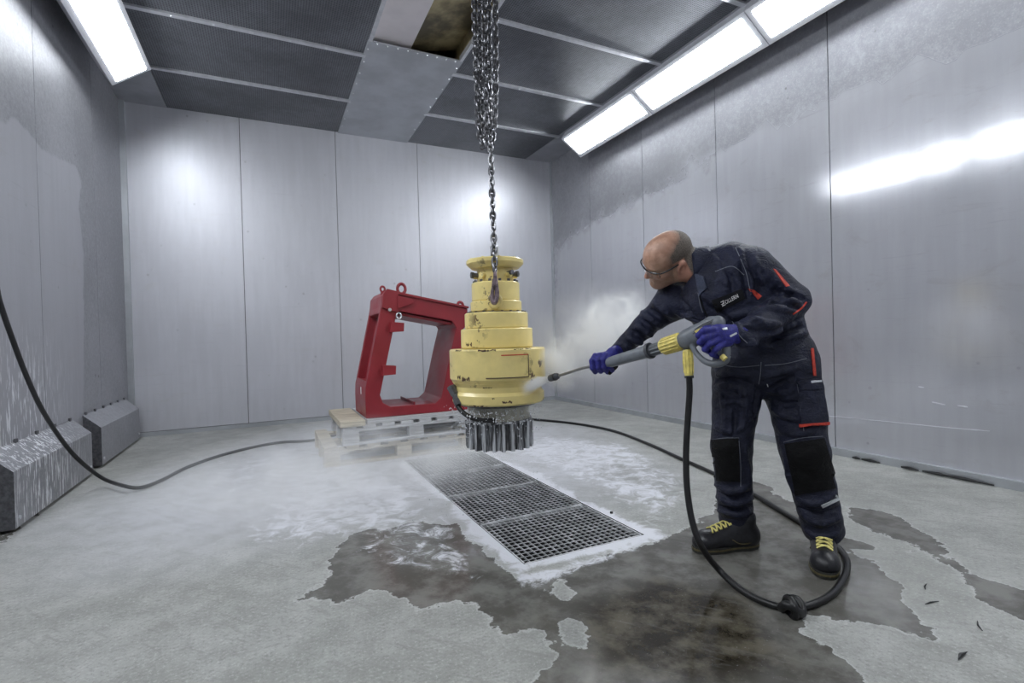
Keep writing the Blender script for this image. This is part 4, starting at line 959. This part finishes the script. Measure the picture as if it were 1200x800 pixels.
# ---- shoes
def shoe(o, dirv, label):
    d = np.array([dirv[0], dirv[1], 0]); d /= np.linalg.norm(d); l = np.array([-d[1], d[0], 0])
    M = Matrix(((d[0], l[0], 0, o[0]), (d[1], l[1], 0, o[1]), (0, 0, 1, 0), (0, 0, 0, 1)))
    F_ = Field((-.14, -.09, -.02), (.25, .09, .19), .0035)
    F_.cap((-.045, 0, .055), (.14, 0, .045), .050, .045, .02, ((0, 1, 0), .95)).ell((.150, 0, .044), (.058, .052, .044), None, .02).ell((-.052, 0, .058), (.046, .042, .056), None, .02)
    F_.cap((-.030, 0, .08), (-.032, 0, .135), .047, .050, .02).cap((-.01, 0, .108), (.085, 0, .070), .040, .036, .025)
    F_.cap((-.032, 0, .13), (-.032, 0, .18), .038, .040, .006, None, 's'); sl, P = F_.win((-.2, -.2, -.2), (.3, .2, .3)); F_.put(sl, -(P[..., 2] - .022), .004, 'i')
    up = sculpt('shoe', F_, 'shoe_black', man, M); tag(up, label)
    oul = []
    for i in range(36):
        a = 2 * math.pi * i / 36; x = .055 + .153 * math.cos(a); w = .053 - .010 * math.cos(a + .3) * (-1) - .012 * math.exp(-((x - .03) / .05) ** 2); oul.append((x, math.copysign(abs(math.sin(a)) ** .75, math.sin(a)) * w))
    s = MB().prism(oul, 2, .0, .026); s.v = [tuple(M @ Vector(v)) for v in s.v]; so = s.build('sole', 'sole_dark', up, 0, .003)
    s = MB().prism([(x * 1.012 - .0007, y * 1.03) for x, y in oul], 2, .012, .019); s.v = [tuple(M @ Vector(v)) for v in s.v]; s.build('sole_stripe', 'sole_yellow', up)
    bv = bvh_of(up)
    def top(x, y):
        h_ = bv.ray_cast(M @ Vector((x, y, .3)), Vector((0, 0, -1)))[0]; return None if h_ is None else np.array(h_) + [0, 0, .003]
    for k in range(5):
        for sgn in (1, -1):
            P = [top(.028 + k * .021 + .017 * u, sgn * (-.028 + .056 * u)) for u in np.linspace(0, 1, 7)]; P = [p for p in P if p is not None]
            if len(P) > 2: mesh('lace', *tube_geo(P, .0038, 6), 'lace_yellow', up, 60)
    for sgn in (1, -1):
        P = [top(.015 - .03 * u, sgn * (.004 + .035 * u ** 1.5)) for u in np.linspace(0, 1, 6)]; P = [p for p in P if p is not None]
        if len(P) > 2: mesh('lace', *tube_geo(P, .003, 6), 'lace_yellow', up, 60)
        P = [np.array(M @ Vector((x, sgn * (.050 - .006 * abs(x - .03) / .1), .03 + z))) for x, z in ((-.06, .02), (-.02, .008), (.02, .012), (.05, .03))]
        mesh('side_line', *tube_geo(spline(P, 4), .002, 5), 'sole_yellow', up, 60)
toe, heel = fl(813, 646), fl(880, 641); dd_ = toe - heel; dd_ /= np.linalg.norm(dd_); shoe(toe - dd_ * .205, dd_, 'black safety shoe with yellow laces, pointing left')
toe, heel = fl(968, 679), fl(964, 640); dd_ = toe - heel; dd_ /= np.linalg.norm(dd_); shoe(toe - dd_ * .205, dd_, 'black safety shoe with yellow laces, pointing at the viewer')
# ---- gloves
fg = Field(*bbox([at(874, 390, 1.96), at(817, 390, 1.9), at(840, 420, 1.9), at(830, 380, 2.03)], .06), .0026)
dn = 1.915
fg.cap(at(880, 391, 1.97), at(864, 391, 1.955), .034, .036, .01).cap(at(864, 391, 1.945), at(845, 391, dn + .01), .036, .036, .015, (cv(.05, .1, -1), .62)).cap(at(850, 397, dn + .012), at(840, 390, dn + .012), .034, .03, .015, (cv(.05, .1, -1), .6))
fin = [((836, 386), (824, 387.5), (818.5, 393), (823, 399)), ((838, 391.5), (826, 395.5), (820.5, 401), (826, 406)), ((842, 397.5), (831, 403), (826, 409), (832, 412.5)), ((848, 402), (839, 409.5), (834.5, 415), (840, 417.5))]
for i, q in enumerate(fin):
    r = (.0132, .0136, .0130, .0118)[i]; W = [at(q[0][0], q[0][1], dn), at(q[1][0], q[1][1], dn - .012), at(q[2][0], q[2][1], dn + .006), at(q[3][0], q[3][1], dn + .042)]
    for j in range(3): fg.cap(W[j], W[j + 1], r * (1 - .05 * j), r * (.95 - .05 * j), .004 if j else .008)
fg.cap(at(852, 386, dn + .03), at(838, 382.5, dn + .055), .016, .015, .01).cap(at(838, 382.5, dn + .055), at(826, 385, dn + .065), .015, .012, .004)
gl1 = sculpt('glove', fg, 'glove_blue', man); tag(gl1, 'blue coated glove holding the gun grip'); g1b = bvh_of(gl1)
patch('glove_mark', g1b, [(846, 384.5), (852, 383.5), (852.5, 386), (847, 386.5)], 'reflective', gl1, 4, 2, .001, .003); patch('glove_mark', g1b, [(855, 393), (863, 389), (864, 391), (856, 395)], 'reflective', gl1, 5, 2, .001, .003)
# ================================================================== PRESSURE WASHER GUN
GA, GN = at(835, 396, 1.99), at(647, 442.5, 2.74)
def gp(x, y, dd=0.):                        # photo position -> depth along the gun's own straight line
    k = (x - 600) / FOC; qa, qn = GA - CP, GN - CP; ua, un, da, dn_ = qa @ CX, qn @ CX, qa @ _F, qn @ _F
    t_ = (k * da - ua) / ((un - ua) - k * (dn_ - da)); return at(x, y, da + (dn_ - da) * t_ + dd)
gun = empty('pressure_washer', tuple(gp(806, 400))); tag(gun, 'grey and yellow pressure washer gun with a long steel lance in the man\'s gloved hands', 'pressure washer')
def tube_part(name, pts, r, m, parent=gun, n=16, per=0, sm=45):
    P = spline(pts, per) if per else pts; rr = np.interp(np.linspace(0, 1, len(P)), np.linspace(0, 1, len(r)), r) if hasattr(r, '__len__') else r
    v, f = tube_geo(P, rr, n); return mesh(name, v, f, m, parent, sm)
lance = tube_part('lance', [gp(650, 441.5), gp(665, 437), gp(682, 431.5), gp(700, 427.5), gp(722, 420.5)], .0072, 'lance_steel', per=5)
tube_part('nozzle', [gp(643, 443.5), gp(645, 443), gp(648, 442.2), gp(653.5, 440.5), gp(655, 440)], [.012, .019, .019, .017, .010], 'gun_dark')
tube_part('nozzle_ring', [gp(650, 441.6), gp(651.2, 441.2)], .0205, 'rubber')
tube_part('lance_sleeve', [gp(712, 425.5), gp(716, 424), gp(740, 417), gp(761, 411), gp(763, 410.3)], [.022, .0255, .0275, .029, .026], 'gun_grey', n=20)
tube_part('sleeve_ring', [gp(760, 411.4), gp(763, 410.5)], [.036, .036], 'gun_dark', n=20)
cn = tube_part('connector', [gp(763, 410.6), gp(778, 406)], .0245, 'gun_dark', n=20)
for k in range(10):
    a = 2 * math.pi * k / 10; ax1 = (GA - GN) / np.linalg.norm(GA - GN); b1 = np.cross(ax1, [0, 0, 1]); b1 /= np.linalg.norm(b1); b2 = np.cross(ax1, b1); o_ = (b1 * math.cos(a) + b2 * math.sin(a))
    mesh('rib', *tube_geo([gp(765, 410) + o_ * .0245, gp(777, 406.4) + o_ * .0245], .0035, 6), 'gun_grey', cn)
co = tube_part('coupling_nut', [gp(776, 406.8), gp(777.5, 406.2), gp(797, 400), gp(799, 399.5)], [.030, .034, .036, .031], 'gun_yellow', n=24)
for k in range(16):
    a = 2 * math.pi * k / 16; o_ = (b1 * math.cos(a) + b2 * math.sin(a)); mesh('rib', *tube_geo([gp(778.5, 405.8) + o_ * .0345, gp(797, 400) + o_ * .036], .0032, 6), 'gun_yellow', co)
ax1 = (GA - GN) / np.linalg.norm(GA - GN)
fb = Field(*bbox([gp(798, 399), gp(846, 376), gp(812, 404), gp(840, 395)], .07), .0032)
fb.cap(gp(798, 399.5), gp(808, 396.5), .030, .040, .01).cap(gp(808, 396.5), gp(818, 392), .041, .036, .012).cap(gp(815, 391), gp(834, 380, .0), .034, .031, .015, (cv(.2, .3, -1), .8)).cap(gp(834, 380), gp(842, 377.5), .031, .026, .01, (cv(.2, .3, -1), .8)).cap(gp(842, 378), gp(846, 392), .022, .018, .01)
gb = sculpt('gun_body', fb, 'gun_grey', gun); gbb = bvh_of(gb)
patch('accent_strip', gbb, [(814, 388), (824, 382.5), (825, 384.5), (815.5, 390)], 'gun_yellow', gb, 6, 3, .002, .005)
for k in range(3): cord('groove', gbb, [(812 + k * 1, 386 - 2.5 * k + 5), (822 + k, 380 - 2.5 * k + 5), (834 + k, 373.5 - 2 * k + 5)], .0022, 'gun_dark', gb)
tube_part('grip', [gp(834, 384, -.015), gp(842, 392, -.012), gp(850, 404, -.012), gp(851, 416, -.012)], [.020, .019, .018, .017], 'gun_grey', per=5)
tube_part('trigger_guard', [gp(811, 401, -.02), gp(812, 407, -.02), gp(817, 415, -.02), gp(825, 422.5, -.02), gp(834, 426, -.02), gp(843, 425.5, -.02), gp(850, 421, -.02), gp(853, 416, -.02)], [.012, .0115, .011, .012, .013, .016, .017, .012], 'gun_grey', per=5, n=12)
tube_part('trigger', [gp(822, 395), gp(826, 402), gp(829, 409)], [.008, .008, .006], 'gun_dark', per=4, n=10)
tube_part('grip_cap', [gp(846, 417, -.04), gp(850, 421, -.04)], .011, 'gun_yellow', n=12)
tube_part('swivel', [gp(805, 402, -.0), gp(805.5, 410, -.0)], .017, 'gun_dark', n=14)
hcp = tube_part('hose_coupling', [gp(805.5, 409), gp(805.8, 411), gp(806.5, 425), gp(807.3, 438), gp(807.5, 441.5)], [.016, .019, .0205, .018, .0165], 'gun_yellow', n=18)
for k in range(10):
    a = 2 * math.pi * k / 10; o_ = _R * math.cos(a) + _F0 * math.sin(a); mesh('rib', *tube_geo([gp(805.8, 412) + o_ * .0185, gp(806.5, 425) + o_ * .020, gp(807.2, 437) + o_ * .018], .0028, 6), 'gun_yellow', hcp)
tube_part('coupling_ring', [gp(807.4, 440), gp(807.6, 443)], [.019, .019], 'gun_dark', n=16)
# far glove closes on the lance
hc = gp(706, 426); hd = float((hc - CP) @ _F)
fg = Field(*bbox([at(728, 410, 2.52), at(693, 424, hd), at(716, 440, hd)], .07), .0028)
fg.cap(at(727, 409.5, 2.51), at(718, 414, hd + .01), .030, .032, .012).cap(at(719, 416, hd - .0), at(704, 418.5, hd), .032, .032, .012, (cv(.1, .85, -.5), .62))
for i, (x0, x1) in enumerate(((697.5, 695), (703.5, 701.5), (709.5, 708), (716, 715))):
    r = (.0135, .0138, .0132, .0122)[i]; q = gp(x1, 428)
    W = [at(x0, 416.5 - .5 * i, hd - .012 - .012 * (0)), at(x1 - 1.5, 423 - .6 * i, hd - .034), at(x1 - .5, 431 - .5 * i, hd - .036), at(x1 + 2.5, 435.5 - .6 * i, hd - .012)]
    for j in range(3): fg.cap(W[j], W[j + 1], r, r * .95, .004 if j else .008)
fg.cap(at(716, 420, hd + .03), at(718, 430, hd + .035), .016, .015, .01).cap(at(718, 430, hd + .035), at(712, 436, hd + .015), .014, .012, .004)
gl2 = sculpt('glove', fg, 'glove_blue', man); tag(gl2, 'blue glove closed around the lance')
fg = Field(*bbox([at(714, 430, hd + .02), at(722, 440, hd + .02)], .05), .003); fg.cap(at(721, 429, hd + .01), at(714.5, 437, hd + .005), .014, .0095, .01)
sculpt('glove_palm', fg, 'glove_palm', gl2)

# ================================================================== WATER: droplets and mist
def ico(sub=1):
    bm = bmesh.new(); bmesh.ops.create_icosphere(bm, subdivisions=sub, radius=1); v = np.array([q.co for q in bm.verts]); f = [tuple(x.index for x in q.verts) for q in bm.faces]; bm.free(); return v, f
iv, if_ = ico(1)
def droplets(name, pts, rads, label):
    mb = MB()
    for p, r in zip(pts, rads):
        mb.add(iv * r * (1, 1, 1 + .8 * random.random()) + p, if_)
    o = mb.build(name, 'water_drop', None, 60); tag(o, label, 'water', None, 'stuff'); return o
pts = []; rr = []
dvec = np.array([math.cos(A0), math.sin(A0), 0])
for k in range(420):
    a = A0 + random.gauss(-.1, .8); r = .20 + abs(random.gauss(0, .05)); z = .60 - abs(random.gauss(0, .05)) - .02
    pts.append(np.array([gx + r * math.cos(a), gy + r * math.sin(a), z])); rr.append(.0015 + .0025 * random.random() ** 2)
for k in range(120):
    pts.append(at(545 + random.gauss(0, 10), 495 + random.gauss(0, 9), 2.75 + random.gauss(0, .08))); rr.append(.0015 + .003 * random.random() ** 2)
droplets('splash_droplets', pts, rr, 'spray of fine water droplets bouncing off the underside of the yellow gear unit')
pts = []; rr = []
for k in range(200):
    x, y = random.uniform(470, 640), random.uniform(505, 610); pts.append(fl(x, y, abs(random.gauss(0, .05)) + .004)); rr.append(.0012 + .002 * random.random() ** 2)
droplets('floor_droplets', pts, rr, 'scattered water droplets above the drain grates')

def mist(name, c, radii, rot, dens, col, label, nsc=3., cone=False, aniso=.0, lo=.38, hi=.75, dist=.6, power=1.0, sub=3):
    """a bounded volume: soft-edged body of fine spray with its own noise"""
    bm = bmesh.new()
    if cone: bmesh.ops.create_cone(bm, cap_ends=True, segments=24, radius1=.9, radius2=.12, depth=2)
    else: bmesh.ops.create_icosphere(bm, subdivisions=sub, radius=1)
    me = bpy.data.meshes.new(name); bm.to_mesh(me); bm.free()
    t = NT(name + '_volume'); t.t.nodes.remove(t.b); o = t.obj()
    r = t.n('VectorMath', operation='LENGTH', i_0=o).outputs['Value']
    if cone:
        s_ = t.n('SeparateXYZ', i_Vector=o); rad = t.n('VectorMath', operation='LENGTH', i_0=t.scale(o, (1, 1, 0))).outputs['Value']
        axis = t.rng(s_.outputs[2], -1, 1, .9, .12, False); fall = t.rng(t.math('DIVIDE', rad, axis), .0, .95, 1, 0); fall = t.math('MULTIPLY', fall, t.rng(s_.outputs[2], -1, .6, .0, 1.))
        fall = t.math('DIVIDE', fall, t.math('ADD', axis, .05))
    else: fall = t.rng(r, .1, 1., 1, 0)
    nz = t.rng(t.noise(t.geo(), nsc, 4, .6, dist), lo, hi)
    den = t.math('MULTIPLY', t.math('MULTIPLY', fall, t.math('ADD', nz, .12)), dens)
    sc_ = t.n('VolumeScatter', i_Color=col, i_Density=den, i_Anisotropy=aniso)
    t.t.links.new(sc_.outputs[0], t.out.inputs['Volume'])
    ob = link(name, me, None); me.materials.append(t.m); ob.location = c; ob.scale = radii
    if rot is not None: ob.rotation_mode = 'QUATERNION'; ob.rotation_quaternion = rot
    tag(ob, label, 'mist', None, 'stuff'); return ob
W3 = (.96, .98, 1.)
nz0 = gp(644, 443.2); tgt = at(604, 455, 2.69); q = Vector(nz0 - tgt).to_track_quat('Z', 'Y'); L = np.linalg.norm(nz0 - tgt)
mist('water_jet', tuple((nz0 + tgt) / 2), (.10, .10, L / 2), q, 200, W3, 'white water jet fanning from the lance nozzle onto the gear unit', 14, True, 0, .3, .6)
pa, pb = at(640, 446, 2.80), at(768, 345, 3.0); qq = Vector(pb - pa).to_track_quat('Z', 'Y')
mist('spray_cloud', tuple((pa + pb) / 2), (.24, .24, .46), qq, 30, W3, 'plume of spray rebounding up and right from the nozzle, behind the lance', 5.5, False, 0, .46, .66, 1.6)
mist('spray_veil', tuple(at(695, 395, 3.1)), (.50, .32, .40), None, 5, W3, 'fainter veil of drifting spray between gear unit and man', 3., False, 0, .4, .66, 1.)
mist('spray_cloud_core', tuple(at(652, 432, 2.80)), (.15, .17, .11), qq, 40, W3, 'dense puff of spray at the lance nozzle', 8.)
mist('ground_mist', tuple(fl(400, 550, .16)), (1.35, 1.0, .34), None, 3.0, W3, 'low mist drifting over the floor around the pallets', 2.2)
mist('drain_mist', tuple(fl(520, 540, .10)), (.42, .42, .22), None, 6, W3, 'patch of mist hanging over the far end of the drain', 4.)
mist('haze', (1.27, 5.0, 1.72), (2.5, 1.5, 1.7), None, .13, W3, 'thin haze of water mist hanging before the back wall', 1.2, False, .3, .3, .7)
# ================================================================== SMALL SCRAPS ON THE FLOOR
for k, (x, y, l, a, lb) in enumerate(((1085, 687, .05, .4, 'thin dark splinter on dry concrete, nearer the right wall'), (1092, 706, .06, -.2, 'dark forked scrap on the concrete left of the puddle tip'), (1148, 733, .06, .6, 'slim dark splinter near the right edge of the floor'), (1128, 768, .06, .1, 'dark leaf-like scrap near the lower right corner'))):
    p = fl(x, y, .004); d_ = np.array([math.cos(a), math.sin(a), 0]) * l / 2
    tag(MB().tube([p - d_, p + [0, .004, 0], p + d_ + [.004, 0, 0]], [.0012, .0028 if k != 3 else .006, .001], 6).build('scrap', 'rubber'), lb, 'scrap', 'dark scraps on the floor')
p = fl(716.5, 600, .005); tag(MB().cyl(p - [0, 0, .005], p + [0, 0, .004], .009, .007, 12).build('nut', 'rubber'), 'small dark nut on the foam right of the drain', 'nut')
